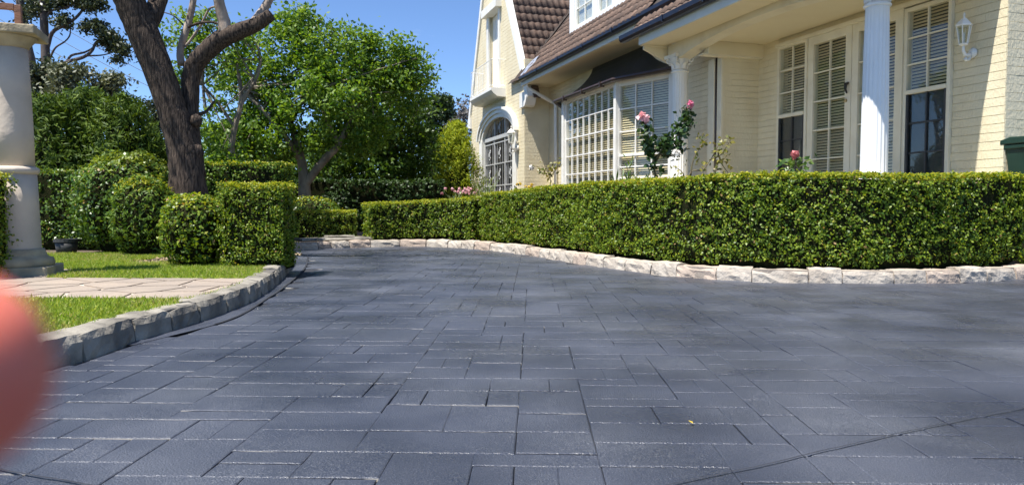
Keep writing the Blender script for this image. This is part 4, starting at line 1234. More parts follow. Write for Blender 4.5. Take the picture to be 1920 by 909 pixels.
# corner pilaster and trims by the recess
MB().box((.50, 4.236, FLOOR), (.60, 4.38, 3.56)).build('corner_pilaster', M['beige_paint'], house, bevel=.008)
MB().box((.46, 4.42, FLOOR), (.548, 4.62, 3.56)).build('corner_pilaster', M['beige_paint'], house, bevel=.008)
MB().tube([(.50, 4.40, 1.0), (.50, 4.40, 3.6)], .022, 8).build('conduit', M['gutter_brown'], house, smooth=True)

# tiles
def tile_mesh(m, w=.212, l=.38):
    mb = MB(); k = 7
    xs = np.linspace(0, w, k)
    prof = [.012, .034, .040, .034, .012, .004, .012]
    for zf, y in ((0, 0), (0, l)):
        for x, p in zip(xs, prof): mb.v.append((x, y, p + (.018 if y == 0 else 0)))
    for x, p in zip(xs, prof): mb.v.append((x, 0, p - .004))
    for i in range(k - 1):
        mb.f.append((i, i + 1, k + i + 1, k + i))
        mb.f.append((2 * k + i, 2 * k + i + 1, i + 1, i))
    me = mb.mesh('roof_tile', m, True)
    return me
TM = [tile_mesh(M['rooftile']), tile_mesh(M['rooftile_b'])]
def tile_field(parent, P0, X, Y, rows, cols, keep, seed, limit):
    """X unit vector along the course, Y unit vector up the slope"""
    r = random.Random(seed)
    X, Y = Vector(X).normalized(), Vector(Y).normalized(); Z = X.cross(Y)
    cnt = 0
    for j in range(rows):
        for i in range(cols):
            p = Vector(P0) + X * (i * .205) + Y * (j * .335)
            if not keep(p): continue
            o = link(bpy.data.objects.new('roof_tile', TM[0 if r.random() < .6 else 1]), parent)
            m = Matrix((X, Y, Z)).transposed().to_4x4()
            m.translation = p + Z * r.uniform(0, .004)
            o.matrix_local = m @ Matrix.Rotation(r.uniform(-.012, .012), 4, 'Z')
            cnt += 1
    return cnt
def valley_v(z): return (z - 4.60) / SL - .42
up_w = (0, 1, 1.63)
# wing slope looks to -u: course runs along -v..+v
c1 = tile_field(wroof, (GV + .10, 12.86, 3.97), (1, 0, 0), up_w, 12, 16, lambda p: p.x < valley_v(p.z) + .12 if p.z > 4.55 else p.x < -.12, 1, 999)
# main slope looks to -v: courses run along u (from far to near so that X x Y points out)
c2 = tile_field(roof, (-.47, 13.6, main_z(-.47)), (0, -1, 0), (1, 0, SL), 9, 42,
                lambda p: (p.y < 12.95 + (p.z - 4.0) / 1.63 - .1) and ((p.z < 5.30 and p.y > 5.6) or p.y > 11.2), 2, 999)
c3 = tile_field(proof, (-.86, 5.45, porch_z(-.86) + .02), (0, -1, 0), (1, 0, 1.05), 2, 16, lambda p: True, 3, 999)
print('roof tiles', c1, c2, c3)
# lead in the valley
ld = MB()
for i in range(9):
    z = 4.42 + i * .42; v = valley_v(z); u = 12.95 + (z - 4.02) / 1.63
    j = random.uniform(-.02, .02)
    ld.v += [(v - .10, u - .02, z + .06 + j), (v + .02, u - .05, z + .085), (v + .04, u - .16, z + .08 - j)]
for i in range(8):
    for k in range(2): ld.f.append((i * 3 + k, i * 3 + k + 1, i * 3 + 4 + k, i * 3 + 3 + k))
ld.build('valley_flashing', M['deck'], house)
cr = MB()
rr = random.Random(8)
for i in range(5):
    for j in range(5):
        cr.v.append((-.42 + .12 * i + rr.uniform(-.03, .03), 13.28 - .13 * j + rr.uniform(-.03, .03), main_z(-.42 + .12 * i) + .07 + rr.uniform(-.03, .05)))
for i in range(4):
    for j in range(4): cr.f.append((i * 5 + j, i * 5 + j + 1, i * 5 + 6 + j, i * 5 + 5 + j))
cr.build('lead_flashing', M['lead'], house)
# barge boards and kneelers of the gable
def barge(u0, z0, u1, z1, w, name='barge_board'):
    d = Vector((0, u1 - u0, z1 - z0)).normalized(); pn = Vector((0, -d.z, d.y))
    if pn.z < 0: pn = -pn
    a, b = Vector((GV - .07, u0, z0)), Vector((GV - .07, u1, z1))
    vs = []
    for x in (0, .16):
        for p in (a, b):
            for s in (-w, .04): vs.append(p + pn * s + Vector((x, 0, 0)))
    MB().add(vs, [(0, 1, 3, 2), (4, 6, 7, 5), (0, 4, 5, 1), (2, 3, 7, 6), (1, 5, 7, 3), (0, 2, 6, 4)]).build(name, M['white'], house, fix=True)
barge(12.92, 4.02, *GP, .16); barge(20.03, 3.88, *GP, .16)
kn = [(12.95, 4.05), (13.02, 3.92), (13.12, 3.80), (13.22, 3.77), (13.62, 3.77), (13.62, 4.2), (13.1, 4.2)]
MB().prism(kn, 'x', GV - .09, GV + .22).build('kneeler', M['white'], house, fix=True)
MB().prism([(20.0, 3.95), (19.95, 3.8), (19.55, 3.75), (19.55, 4.15)], 'x', GV - .09, GV + .2).build('kneeler', M['white'], house, fix=True)
# dormer
DU0, DU1, DVV, DZ = 4.6, 11.2, .33, 5.42
MB().prism([(DVV + .09, DZ - .02), (DVV + .09, 7.5), (2.6, 7.5)], 'y', DU0, DU1).build('dormer', M['white'], house, fix=True)
dorm = [c for c in house.children if c.name.startswith('dormer')][-1]
fb = MB()
wins = [(10.86, 9.70), (9.40, 8.55), (8.30, 7.2), (6.9, 5.7)]
edges = [DU1] + [q for w in wins for q in w] + [DU0]
for k in range(0, len(edges), 2): fb.box((DVV - .02, edges[k + 1], DZ), (DVV + .085, edges[k], 7.5))
for a_, b_ in wins: fb.box((DVV - .02, b_, DZ), (DVV + .085, a_, DZ + .13))
fb.build('dormer_frame', M['white_bright'], dorm)
for k, (a_, b_) in enumerate(wins):
    window('dormer_window', (DVV + .01, a_, 0), -PI / 2, a_ - b_, DZ + .13, 7.4, 2, 4, .05, None, 'white', 'white', k > 0, .05, .026, depth=.07)
MB().box((DVV - .07, DU0, DZ - .07), (DVV + .1, DU1 + .05, DZ - .002)).build('dormer_sill', M['white_bright'], house)

# downpipe by the wing
MB().tube([(-.28, 13.0, 4.48), (-.28, 13.0, 4.28), (.40, 12.72, 3.86)], .055, 10).tube([(.40, 12.72, 3.86), (.47, 12.66, 3.80), (.47, 12.62, 1.0)], .05, 10).build('downpipe', M['white'], house, smooth=True)

# --- arch, gate, balcony on the gable
def arch_ring(r0, r1, x0, x1, name, m):
    mb = MB(); k = 26
    k0 = ARC_RISE / ARC_R
    pts = []
    for i in range(k + 1):
        a = PI * i / k
        pts.append((math.cos(a), math.sin(a)))
    for c, s in pts:
        for rr_, x in ((r0, x0), (r1, x0), (r1, x1), (r0, x1)):
            mb.v.append((x, ARC_U + rr_ * c, ARC_SP + (rr_ * k0 + (rr_ - ARC_R) * .35) * s))
    for i in range(k):
        for q in range(4):
            q2 = (q + 1) % 4
            mb.f.append((i * 4 + q, i * 4 + q2, i * 4 + 4 + q2, i * 4 + 4 + q))
    mb.f += [(0, 1, 2, 3), tuple(k * 4 + q for q in range(4))]
    return mb.build(name, m, house, fix=True)
arch_ring(ARC_R - .06, ARC_R + .12, GV - .05, GV + .25, 'arch_moulding', M['white'])
arch_ring(ARC_R + .122, ARC_R + .30, GV - .10, GV + .02, 'arch_moulding', M['white'])
arch_ring(ARC_R + .302, ARC_R + .40, GV - .15, GV + .02, 'arch_moulding', M['white'])
for s in (-1, 1):
    a_, b_ = ARC_U + s * (ARC_R - .06), ARC_U + s * (ARC_R + .30)
    MB().box((GV - .07, min(a_, b_), .9), (GV + .25, max(a_, b_), ARC_SP - .002)).build('arch_jamb', M['white'], house, bevel=.01)
gate = empty('iron_gate', (0, 0, 0), 0, house)
def gbar(u, z0, z1, r=.009): MB().tube([(GV + .08, u, z0), (GV + .08, u, z1)], r, 6).build('gate_bar', M['gate_paint'], gate)
def gtop(u): return ARC_SP + (ARC_R - .1) * ARC_RISE / ARC_R * math.sqrt(max(0, 1 - ((u - ARC_U) / (ARC_R - .08)) ** 2))
posts = [ARC_U - 1.78, ARC_U - .62, ARC_U + .62, ARC_U + 1.78]
for u in posts:
    MB().box((GV + .05, u - .035, .95), (GV + .12, u + .035, gtop(u) if abs(u - ARC_U) < 1 else ARC_SP)).build('gate_post', M['gate_paint'], gate)
for u in np.linspace(ARC_U - 1.5, ARC_U + 1.5, 11):
    if min(abs(u - q) for q in posts) > .06: gbar(u, 1.0, gtop(u))
for z in (1.55, 2.28, 2.98): MB().box((GV + .06, ARC_U - 1.8, z - .018), (GV + .11, ARC_U + 1.8, z + .018)).build('gate_rail', M['gate_paint'], gate)
MB().box((GV + .03, ARC_U - 1.8, ARC_SP - .07), (GV + .13, ARC_U + 1.8, ARC_SP + .05)).build('gate_transom', M['gate_paint'], gate)
arcp = [(GV + .08, u, gtop(u)) for u in np.linspace(ARC_U - 1.77, ARC_U + 1.77, 25)]
MB().tube(arcp, .028, 6).build('gate_arch', M['gate_paint'], gate)
def scroll(u, z, s=.12):
    mb = MB()
    for sg in (-1, 1):
        for sz in (-1, 1):
            pts = [(GV + .07, u + sg * s * .5 * (1 - math.cos(t)) * (1 - t / 9), z + sz * (s * 1.1 - s * .55 * math.sin(t) * (1 - t / 12))) for t in np.linspace(0, 5.2, 12)]
            mb.tube(pts, .012, 5)
    mb.tube([(GV + .06, u, z - .06), (GV + .06, u, z + .06)], .045, 6)
    mb.build('gate_scroll', M['gate_paint'], gate)
for u in (ARC_U - 1.2, ARC_U, ARC_U + 1.2):
    for z in (1.30, 1.92, 2.62): scroll(u, z)
scroll(ARC_U, 3.46, .11)
MB().box((GV + .02, ARC_U - .56, 1.75), (GV + .06, ARC_U - .50, 1.98)).build('gate_latch', M['black'], gate)
# balcony door
MB().box((GV + .12, 16.0, 4.62), (GV + .17, 17.2, 7.3)).build('balcony_door', M['white'], house)
bd = [c for c in house.children if c.name.startswith('balcony_door')][-1]
for u in (16.3, 16.6, 16.9): MB().box((GV + .105, u - .012, 4.65), (GV + .119, u + .012, 7.25)).build('door_batten', M['white'], bd)
MB().box((GV + .05, 16.3, 5.95), (GV + .11, 16.36, 6.1)).build('door_handle', M['black'], bd)
for a_, b_ in ((15.82, 16.0), (17.2, 17.38)): MB().box((GV - .06, a_, 4.6), (GV + .1, b_, 7.5)).build('door_surround', M['white'], house)
MB().box((GV - .22, 15.7, 7.3), (GV + .1, 17.5, 7.55)).build('door_hood', M['white'], house)
balc = MB().prism([(GV + .01, 4.62), (GV - .50, 4.62), (GV - .50, 4.54), (GV - .42, 4.44), (GV - .30, 4.36), (GV + .01, 4.34)], 'y', 15.25, 18.0).build('balcony', M['white'], house, fix=True)
for a_, b_ in (((GV - .46, 15.3), (GV - .46, 17.95)), ((GV - .46, 15.3), (GV, 15.3)), ((GV - .46, 17.95), (GV, 17.95))):
    for z in (4.70, 5.52): MB().tube([(a_[0], a_[1], z), (b_[0], b_[1], z)], .012, 6).build('balcony_rail', M['white_bright'], balc)
    L0 = math.hypot(a_[0] - b_[0], a_[1] - b_[1])
    for t in np.linspace(0, 1, max(3, int(L0 / .17))):
        x, u = a_[0] + (b_[0] - a_[0]) * t, a_[1] + (b_[1] - a_[1]) * t
        MB().tube([(x, u, 4.62), (x, u, 5.52)], .008, 5).build('baluster', M['white_bright'], balc)

# --- fluted columns
def column(u, matname):
    m = M[matname]
    def flute(r, a, z):
        if z < 1.22 or z > 3.33: return r
        return r * (1 - .075 * abs(math.sin(a * 10)) ** .6)
    zs = [1.22 + (3.33 - 1.22) * i / 10 for i in range(11)]
    prof = [(.165, 1.20)] + [(.165 - .024 * ((z - 1.22) / 2.1) ** 1.6, z + (.001 if i == 0 else -.001 if i == 10 else 0)) for i, z in enumerate(zs)] + [(.142, 3.34)]
    c = MB().lathe(prof, 120, rfun=flute).build('column', m, house, smooth=True)
    c.location = (0, u, 0)
    MB().lathe([(.22, 1.0), (.22, 1.06), (.215, 1.065), (.225, 1.09), (.2, 1.12), (.185, 1.14), (.195, 1.165), (.18, 1.195), (.168, 1.2)], 36).build('column_base', m, c, smooth=True)
    MB().lathe([(.142, 3.34), (.163, 3.35), (.166, 3.37), (.145, 3.385), (.138, 3.40), (.15, 3.50), (.185, 3.60), (.2, 3.615)], 36).build('capital_bell', m, c, smooth=True)
    leaf = MB()
    for q in range(6):
        t = q / 5
        wv = .055 * (1 - .55 * t ** 2)
        xr = .148 + .018 * t + .055 * max(0, t - .55) ** 1.2 * 2
        zz = 3.39 + .14 * (t - .9 * max(0, t - .72) ** 1.1)
        for s in (-1, -.5, 0, .5, 1): leaf.v.append((xr - .012 * abs(s), s * wv, zz + .01 * (1 - abs(s))))
    for q in range(5):
        for s in range(4): leaf.f.append((q * 5 + s, q * 5 + s + 1, q * 5 + 6 + s, q * 5 + 5 + s))
    lm = leaf.mesh('acanthus_leaf', m, True)
    for tier in range(2):
        for k in range(8):
            o = link(bpy.data.objects.new('acanthus_leaf', lm), c)
            o.rotation_euler = (0, 0, (k + .5 * tier) * PI / 4); o.location = (0, 0, .07 * tier); o.scale = (1.06, 1, 1 + .12 * tier)
            sm = o.modifiers.new('thick', 'SOLIDIFY'); sm.thickness = .012
    for k in range(4):
        a_ = PI / 4 + k * PI / 2
        pts = []
        for t in np.linspace(0, 7.5, 22):
            r_ = .052 * (1 - t / 9.5)
            pts.append(((.205 + r_ * math.sin(t)) * math.cos(a_), (.205 + r_ * math.sin(t)) * math.sin(a_), 3.575 + r_ * math.cos(t)))
        MB().tube(pts, .017, 6).build('volute', m, c, smooth=True)
    ab = []
    for k in range(4):
        for t in np.linspace(-1, 1, 9)[:-1]:
            rad_ = .215 - .035 * (1 - t * t)
            x, y_ = rad_, t * .215
            a_ = k * PI / 2
            ab.append((x * math.cos(a_) - y_ * math.sin(a_), x * math.sin(a_) + y_ * math.cos(a_)))
    MB().prism(ab, 'z', 3.62, 3.68).build('abacus', m, c, fix=True)
    return c
column(0, 'white_bright'); column(4.85, 'white')

# ------------------------------------------------------------------ wall lanterns
def lantern(loc, rz, s, label):
    """six-sided lantern on a scrolled arm; local -y points out from the wall"""
    t = empty('wall_lantern', loc, rz); tag(t, label, 'wall lamp', 'white wall lanterns'); t.scale = (s, s, s)
    MB().lathe([(.055, 0), (.06, .012), (.045, .03), (.02, .04)], 16).build('wall_plate', M['white'], t, smooth=True).rotation_euler = (PI / 2, 0, 0)
    MB().tube([(0, -.02, 0), (0, -.07, -.03), (0, -.12, -.025), (0, -.145, .02), (0, -.145, .075)], [.02, .024, .02, .016, .014], 8).tube([(0, -.03, -.02), (0, -.06, -.07), (0, -.10, -.085), (0, -.12, -.06)], [.016, .018, .016, .02], 8).build('arm', M['white'], t, smooth=True)
    c = (0, -.145, 0)
    MB().lathe([(.02, .07), (.045, .08), (.05, .095), (.03, .10)], 6, c).build('cup', M['white'], t)
    MB().lathe([(.043, .10), (.073, .285)], 6, c, False).build('lamp_glass', M['lamp_glass'], t)
    fr_ = MB()
    for k in range(6):
        a_ = k * PI / 3
        fr_.tube([(c[0] + .045 * math.cos(a_), c[1] + .045 * math.sin(a_), .098), (c[0] + .075 * math.cos(a_), c[1] + .075 * math.sin(a_), .29)], .006, 5)
    fr_.build('glazing_frame', M['white'], t)
    MB().lathe([(.085, .285), (.088, .30), (.06, .335), (.035, .36), (.03, .37), (.012, .375), (.01, .40), (.016, .41), (.003, .44)], 6, c).build('cap', M['white'], t)
    MB().lathe([(.012, .10), (.015, .19), (.003, .22)], 8, c).build('bulb', M['white_bright'], t, smooth=True)
    return t
def hw(v, u, z):
    return (HX + v * math.cos(TH) - u * math.sin(TH), HY + v * math.sin(TH) + u * math.cos(TH), z)
lantern(hw(1.285, -.27, 2.80), TH - PI / 2, 1.15, 'white wall lantern on the porch wall beside the right window')
lantern(hw(GV - .03, 13.93, 2.62), TH - PI / 2, 1.5, 'white wall lantern right of the arched gate')
lantern(hw(GV - .03, 19.3, 2.55), TH - PI / 2, 1.5, 'white wall lantern left of the arched gate, against the yellow conifer')

# ------------------------------------------------------------------ round pillar with timber rail
PX, PY = -5.15, 7.75
pil = empty('round_pillar', (PX, PY, .11)); tag(pil, 'pale tapered round pillar with square cap at the left of the lawn', 'pillar')
MB().lathe([(.232, .28), (.224, .30), (.212, .75), (.202, 1.06)], 40).build('pedestal', M['pillar'], pil, smooth=True)
MB().lathe([(.202, 1.055), (.222, 1.07), (.230, 1.095), (.222, 1.12), (.195, 1.135)], 40).build('ring', M['pillar'], pil, smooth=True)
MB().lathe([(.188, 1.13), (.183, 1.5), (.170, 1.95), (.154, 2.36)], 40).build('shaft', M['pillar'], pil, smooth=True)
MB().lathe([(.158, 2.34), (.175, 2.37), (.20, 2.40), (.235, 2.44), (.25, 2.455)], 40).build('neck', M['pillar_base'], pil, smooth=True)
def sq(r, rot): return [(r * math.cos(rot + k * PI / 2), r * math.sin(rot + k * PI / 2)) for k in range(4)]
MB().prism(sq(.40, 1.12), 'z', 2.455, 2.545).build('cap_slab', M['pillar_base'], pil, bevel=.012)
MB().lathe([(.33, .10), (.345, .14), (.33, .19), (.28, .205), (.265, .24), (.25, .285)], 40).build('base_ring', M['pillar_base'], pil, smooth=True)
MB().prism(sq(.50, 1.12), 'z', 0, .11).build('plinth', M['pillar_base'], pil, bevel=.012)
tr = empty('timber_rail', (PX, PY, .11 + 2.545)); tag(tr, 'red brown timber rail standing on the pillar cap', 'rail')
tr.rotation_euler = (0, 0, .35)
MB().box((.05, -.03, .002), (.11, .03, .24)).build('post', M['timber'], tr, bevel=.004)
MB().box((-.62, -.03, .19), (.048, .03, .25)).build('top_rail', M['timber'], tr, bevel=.004)
MB().box((-.62, -.03, .002), (.048, .03, .05)).build('bottom_rail', M['timber'], tr, bevel=.004)
for x in (-.13, -.33, -.53): MB().box((x - .012, -.012, .052), (x + .012, .012, .188)).build('baluster', M['timber'], tr)

# ------------------------------------------------------------------ stone step, pot, bin, sprinkler
st = MB(); r = random.Random(6)
p0, p1 = ground(562, 460, .15), ground(692, 450.5, .15)
n = 16
def step_slab(name, label, a, b, w, z0, z1, seed):
    r = random.Random(seed); mb = MB()
    a, b = Vector((*a, 0)), Vector((*b, 0)); d = (b - a); nn = Vector((-d.y, d.x, 0)).normalized()
    for i in range(n + 1):
        f = a + d * (i / n); j = r.uniform(-.03, .03)
        for (o, z) in ((j, z0 + .01), (j - .02, (z0 + z1) / 2), (j + .015, z1), (w + r.uniform(-.04, .04), z1 + r.uniform(-.004, .004)), (w, z0)):
            mb.v.append(tuple(f + nn * o + Vector((0, 0, z))))
    for i in range(n):
        for k in range(5):
            k2 = (k + 1) % 5
            mb.f.append((i * 5 + k, i * 5 + k2, i * 5 + 5 + k2, i * 5 + 5 + k))
    mb.f += [tuple(range(5)), tuple(n * 5 + k for k in range(5))]
    o = mb.build(name, M['stone_grey'], None, fix=True)
    return tag(o, label, 'step')
step_slab('stone_step', 'long rough flat stone step on the far kerb between the two hedges', (-4.15, 14.72), (-2.92, 15.62), .5, .135, .20, 1)
step_slab('stone_step', 'smaller flat stone lying on top of the long stone step', (-3.75, 15.35), (-3.3, 15.66), .3, .202, .235, 2)
pt = empty('plant_pot', (-6.78, 11.35, .11)); tag(pt, 'dark low plant pot under the hedge behind the pillar', 'pot')
MB().lathe([(.13, 0), (.16, .20)], 20).build('body', M['pot'], pt, smooth=True)
MB().lathe([(.175, .19), (.175, .235), (.15, .235), (.145, .21)], 20).build('rim', M['pot'], pt)
bn = empty('wheelie_bin', (6.43, 9.08, .60), .3); tag(bn, 'green wheelie bin at the right picture edge by the house corner', 'bin')
MB().add([(-.21, -.24, .06), (.21, -.24, .06), (.21, .2, .06), (-.21, .2, .06), (-.27, -.30, .96), (.27, -.30, .96), (.27, .28, .96), (-.27, .28, .96)], [(0, 3, 2, 1), (4, 5, 6, 7), (0, 1, 5, 4), (1, 2, 6, 5), (2, 3, 7, 6), (3, 0, 4, 7)]).build('body', M['bin'], bn, bevel=.02)
MB().box((-.29, -.33, .935), (.29, .30, .99)).build('rim', M['bin'], bn, bevel=.012)
MB().prism([(-.35, .995), (-.35, 1.03), (-.2, 1.075), (.2, 1.085), (.33, 1.05), (.33, .995)], 'x', -.30, .30).build('lid', M['bin'], bn, fix=True, bevel=.012)
for s in (-1, 1): MB().tube([(s * .2, .22, .1), (s * .26, .22, .1)], .1, 16).build('wheel', M['black'], bn)
MB().box((5.9, 8.95, .1), (7.4, 9.6, .60)).build('bin_pad', M['soil'])['kind'] = 'structure'
sp = at(1340, 322, 9.6)
so = empty('garden_sprinkler', (sp.x, sp.y, .5)); tag(so, 'small metal garden sprinkler head poking above the hedge', 'sprinkler')
MB().tube([(0, 0, 0), (0, 0, sp.z - .5)], .008, 6).build('riser', M['brass'], so)
MB().lathe([(.01, 0), (.026, .012), (.026, .03), (.01, .045)], 10, (0, 0, sp.z - .5)).build('head', M['brass'], so)

# ------------------------------------------------------------------ roses and border plants
def flower(root, c, r, m, seed, n=26, name='bloom'):
    rng = np.random.default_rng(seed)
    D = unit(rng.normal(size=(n, 3)) + np.array([0, -.2, .5]))
    lv = leaves(name, np.array(c) + D * r * (.35 + .6 * rng.random((n, 1))), D + rng.normal(0, .3, (n, 3)), r * 1.25, m, root, aspect=.95, seed=seed, fold=.3)
    del lv['kind']
    return lv
def rose(label, base, stems, leafm, lsz, per, blooms, seed, rad=.016, cat='rose bush'):
    root = empty('rose_bush', base); tag(root, label, cat)
    b = Vector(base); rng = np.random.default_rng(seed)
    P = []
    for i, s in enumerate(stems):
        pts = [Vector(p) for p in s]
        limb(root, pts, [rad * (1 - .7 * k / (len(pts) - 1)) for k in range(len(pts))], M['cane'], 'cane', 6, .1, seed + i)
        tot = len(pts) - 1
        for k in range(per):
            t = (.25 + .75 * rng.random()) * tot
            j = min(int(t), tot - 1)
            q = pts[j].lerp(pts[j + 1], t - j)
            P.append(np.array(q) + rng.normal(0, .055, 3) - np.array(b))
    P = np.array(P)
    leaves('foliage', P, rng.normal(0, .8, P.shape) + np.array([-.3, -.3, .6]), lsz, leafm, root, aspect=.62, seed=seed)
    for k, (px, py, Y, r, m) in enumerate(blooms): flower(root, np.array(at(px, py, Y) - b), r, m, seed + 20 + k)
    return root
Yr = 10.9
R_ = lambda px, py, dy=0: at(px, py, Yr + dy)
b0 = (R_(1228, 345).x, Yr, .55)
rose('tall pink rose bush in front of the bay window', b0,
     [[b0, R_(1228, 335), R_(1226, 300), R_(1215, 260), R_(1207, 228)], [R_(1227, 310), R_(1240, 285, .05), R_(1262, 262, .05), R_(1280, 240, .05), R_(1290, 205, 0)], [R_(1228, 300), R_(1245, 275), R_(1255, 258)], [R_(1226, 295), R_(1218, 280), R_(1212, 262)], [R_(1236, 290), R_(1262, 285), R_(1276, 268)], [R_(1270, 255), R_(1284, 240), R_(1288, 222)]],
     M['rose_leaf'], .10, 95, [(1206, 222, Yr - .03, .075, M['petal_pink']), (1294, 196, Yr - .02, .048, M['petal_hot']), (1268, 288, Yr - .15, .055, M['petal_white'])], 200)
b1 = (R_(1290, 345).x, Yr - .2, .55)
rose('leggy half bare rose bush with yellowing leaves beside the porch column', b1,
     [[b1, R_(1285, 335, -.2), R_(1262, 310, -.2)], [b1, R_(1292, 330, -.2), R_(1318, 318, -.2), R_(1335, 295, -.2), R_(1350, 270, -.2), R_(1366, 268, -.2)], [R_(1295, 330, -.2), R_(1300, 300, -.2), R_(1318, 268, -.2), R_(1328, 262, -.2)], [R_(1330, 300, -.2), R_(1352, 290, -.2), R_(1370, 262, -.2)], [R_(1345, 280, -.2), R_(1352, 305, -.2), R_(1368, 328, -.2)]],
     M['rose_leaf_y'], .07, 34, [], 230, .012)
b2 = (at(1494, 350, 9.7).x, 9.7, .6)
rose('low rose with one red bloom under the left porch window', b2,
     [[b2, at(1492, 325, 9.7), at(1490, 298, 9.7)], [b2, at(1500, 322, 9.7), at(1515, 300, 9.7)], [b2, at(1484, 325, 9.7), at(1472, 312, 9.7)]], M['strap'], .085, 30, [(1490, 291, 9.68, .05, M['petal_red'])], 250, .01)
Yq = 16.8
Q_ = lambda px, py: at(px, py, Yq)
b3 = (Q_(1032, 350).x, Yq, .7)
rose('small thin rose with a pale bloom near the wing wall', b3,
     [[b3, Q_(1032, 340), Q_(1026, 322), Q_(1010, 316)], [Q_(1030, 335), Q_(1042, 318), Q_(1050, 302)], [Q_(1028, 328), Q_(1036, 318), Q_(1044, 300)], [Q_(1026, 326), Q_(1018, 325), Q_(1008, 318)]], M['rose_leaf_y'], .09, 20, [(997, 315, Yq, .06, M['petal_white'])], 260, .014)
def tuft(name, label, base, h, spread, n, m, lsz, asp, seed, flowers=None, cat='plant'):
    rng = np.random.default_rng(seed)
    root = empty(name, base); tag(root, label, cat)
    a = rng.random(n) * 2 * PI; t = rng.random(n)
    d = np.stack([np.cos(a) * spread, np.sin(a) * spread, np.full(n, h)], axis=1) * (0.35 + .65 * rng.random((n, 1)))
    P = d * t[:, None]
    leaves('foliage', P, np.stack([-np.cos(a), -np.sin(a), np.full(n, .6)], axis=1) + rng.normal(0, .3, (n, 3)), lsz, m, root, aspect=asp, seed=seed, T=d + rng.normal(0, .1, (n, 3)))
    MB().tube([(0, 0, -.1), (0, 0, h * .5)], [.02, .008], 5).build('stem', M['cane'], root)
    if flowers:
        fm, fn, fr_ = flowers
        for k in range(fn):
            aa, rr_ = rng.random() * 2 * PI, rng.random() ** .5
            flower(root, (math.cos(aa) * spread * rr_, math.sin(aa) * spread * rr_, h * (.8 + .25 * rng.random())), fr_, fm, seed + 5 + k, 12)
    return root
def tp(px, Y, z=.75): return (at(px, 350, Y).x, Y, z)
tuft('herb_plant', 'tall feathery grey green herb in front of the arched gate', tp(910, 18.6, .7), 1.05, .42, 420, M['herb'], .14, .16, 300)
tuft('pink_flowers', 'clump of small pink flowers at the hedge step by the gate', tp(862, 17.4, .75), .48, .42, 160, M['herb'], .10, .4, 310, (M['petal_pink'], 16, .035), 'flowers')
tuft('pink_flowers', 'pale pink flowers close to the left gate jamb', tp(878, 19.0, .8), .45, .3, 90, M['herb'], .10, .4, 315, (M['petal_pink'], 10, .035), 'flowers')
tuft('yellow_flowers', 'small plant with yellow flowers at the wing corner', tp(985, 17.2, .85), .5, .3, 140, M['rose_leaf'], .08, .5, 320, (M['petal_yellow'], 6, .035), 'flowers')
tuft('strap_plant', 'strappy green plant under the bay window corner', tp(1165, 13.2, .9), .62, .3, 90, M['strap'], .26, .12, 330)
tuft('strap_plant', 'low strappy leaves left of the tall pink rose', tp(1195, 13.0, .9), .45, .3, 80, M['strap'], .22, .12, 340)
tuft('strap_plant', 'slim upright green shoot before the bay post', tp(1178, 13.4, .9), .95, .10, 60, M['strap'], .16, .2, 350)
tuft('strap_plant', 'thin pale shoot by the porch pilaster', tp(1417, 10.2, .8), .50, .10, 26, M['rose_leaf_y'], .06, .5, 355)
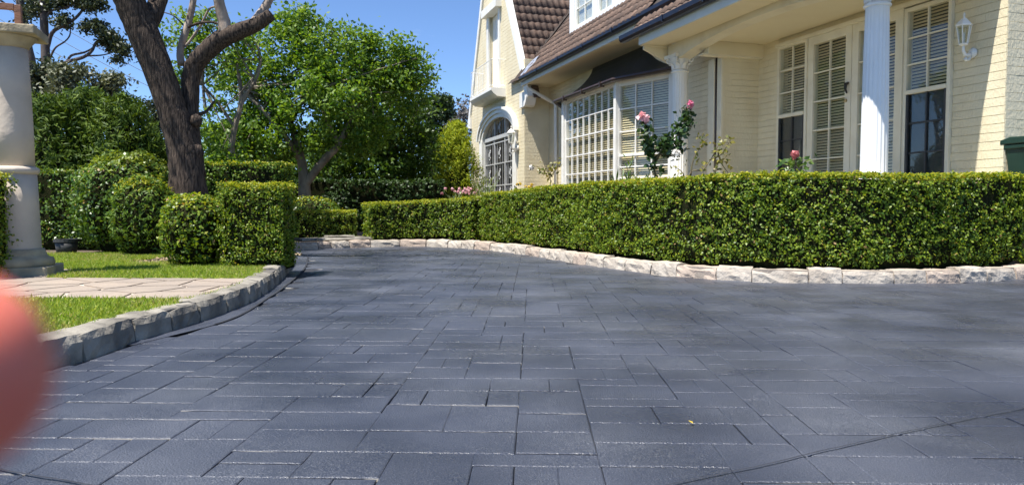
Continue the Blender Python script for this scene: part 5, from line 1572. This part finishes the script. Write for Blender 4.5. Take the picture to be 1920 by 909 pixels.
# leaf litter and a fallen leaf
rr = np.random.default_rng(9)
fl = leaves('fallen_leaf', np.array([[0, 0, .0]]), np.array([[.1, 0, 1.0]]), .04, M['petal_yellow'], None, aspect=.3)
gx_, gy_ = ground(1295, 796); fl.location = (gx_, gy_, .012); del fl['kind']
tag(fl, 'single yellow fallen leaf on the dark driveway', 'leaf')
n = 900
lx = rr.uniform(-5.2, -3.1, n); ly = rr.uniform(9.2, 11.4, n)
lit = leaves('leaf_litter', np.stack([lx, ly, np.full(n, .125)], axis=1), rr.normal(0, .3, (n, 3)) + np.array([0, 0, 1]), .055, M['litter'], None, aspect=.5)
tag(lit, 'brown fallen leaves on the soil under the big tree', 'leaves', kind='stuff')
so_ = sheet('tree_bed', [(-5.5, 9.75), (-4.9, 9.45), (-4.3, 9.1), (-3.5, 9.0), (-2.95, 9.4), (-3.4, 11.2), (-4.4, 12.4), (-5.8, 12.5), (-8.5, 12.2), (-8.5, 11.0), (-6.2, 10.9)], .121, M['soil'])

# ------------------------------------------------------------------ the photographer's fingertip, out of focus at the left edge
Hd = MB()
def ball(c, r, s=(1, 1, 1)):
    b = MB().lathe([(.02, -1)] + [(math.cos(a), math.sin(a)) for a in np.linspace(-1.4, 1.4, 9)] + [(.02, 1)], 14)
    Hd.add([(c[0] + x * r * s[0], c[1] + y * r * s[1], c[2] + z * r * s[2]) for x, y, z in b.v], b.f)
def digit(pts, rad):
    Hd.tube(pts, rad, 12)
    for p, q in zip(pts, rad): ball(p, q * 1.01)
digit([(-.0470, .060, -.0137), (-.056, .0595, -.0137), (-.078, .053, -.016), (-.100, .034, -.022), (-.120, .008, -.032)], [.0090, .0094, .0094, .0098, .0108])
digit([(-.078, .046, -.052), (-.098, .044, -.050), (-.115, .026, -.050), (-.126, .002, -.054)], [.0072, .0082, .009, .0105])
digit([(-.080, .040, -.072), (-.100, .038, -.070), (-.118, .022, -.070), (-.128, .000, -.074)], [.007, .008, .0088, .010])
digit([(-.086, .030, -.090), (-.104, .030, -.089), (-.120, .016, -.089), (-.128, -.004, -.092)], [.0062, .007, .0078, .009])
digit([(-.074, -.040, -.018), (-.094, -.052, -.030), (-.116, -.052, -.052), (-.132, -.040, -.086)], [.0082, .0095, .011, .014])
ball((-.128, -.022, -.062), .036, (.5, 1.0, 1.25))
Hd.tube([(-.130, -.025, -.085), (-.140, -.045, -.125), (-.150, -.075, -.18), (-.16, -.12, -.26)], [.027, .026, .029, .036], 16)
ho = Hd.build('hand', M['skin'], None, smooth=True)
ho.location = (0, 0, CAM_H)
rm = ho.modifiers.new('fuse', 'REMESH'); rm.mode = 'VOXEL'; rm.voxel_size = .0016; rm.use_smooth_shade = True
sm = ho.modifiers.new('smooth', 'SMOOTH'); sm.iterations = 6; sm.factor = .5
tag(ho, 'blurred pink fingertip reaching in at the left picture edge', 'hand')
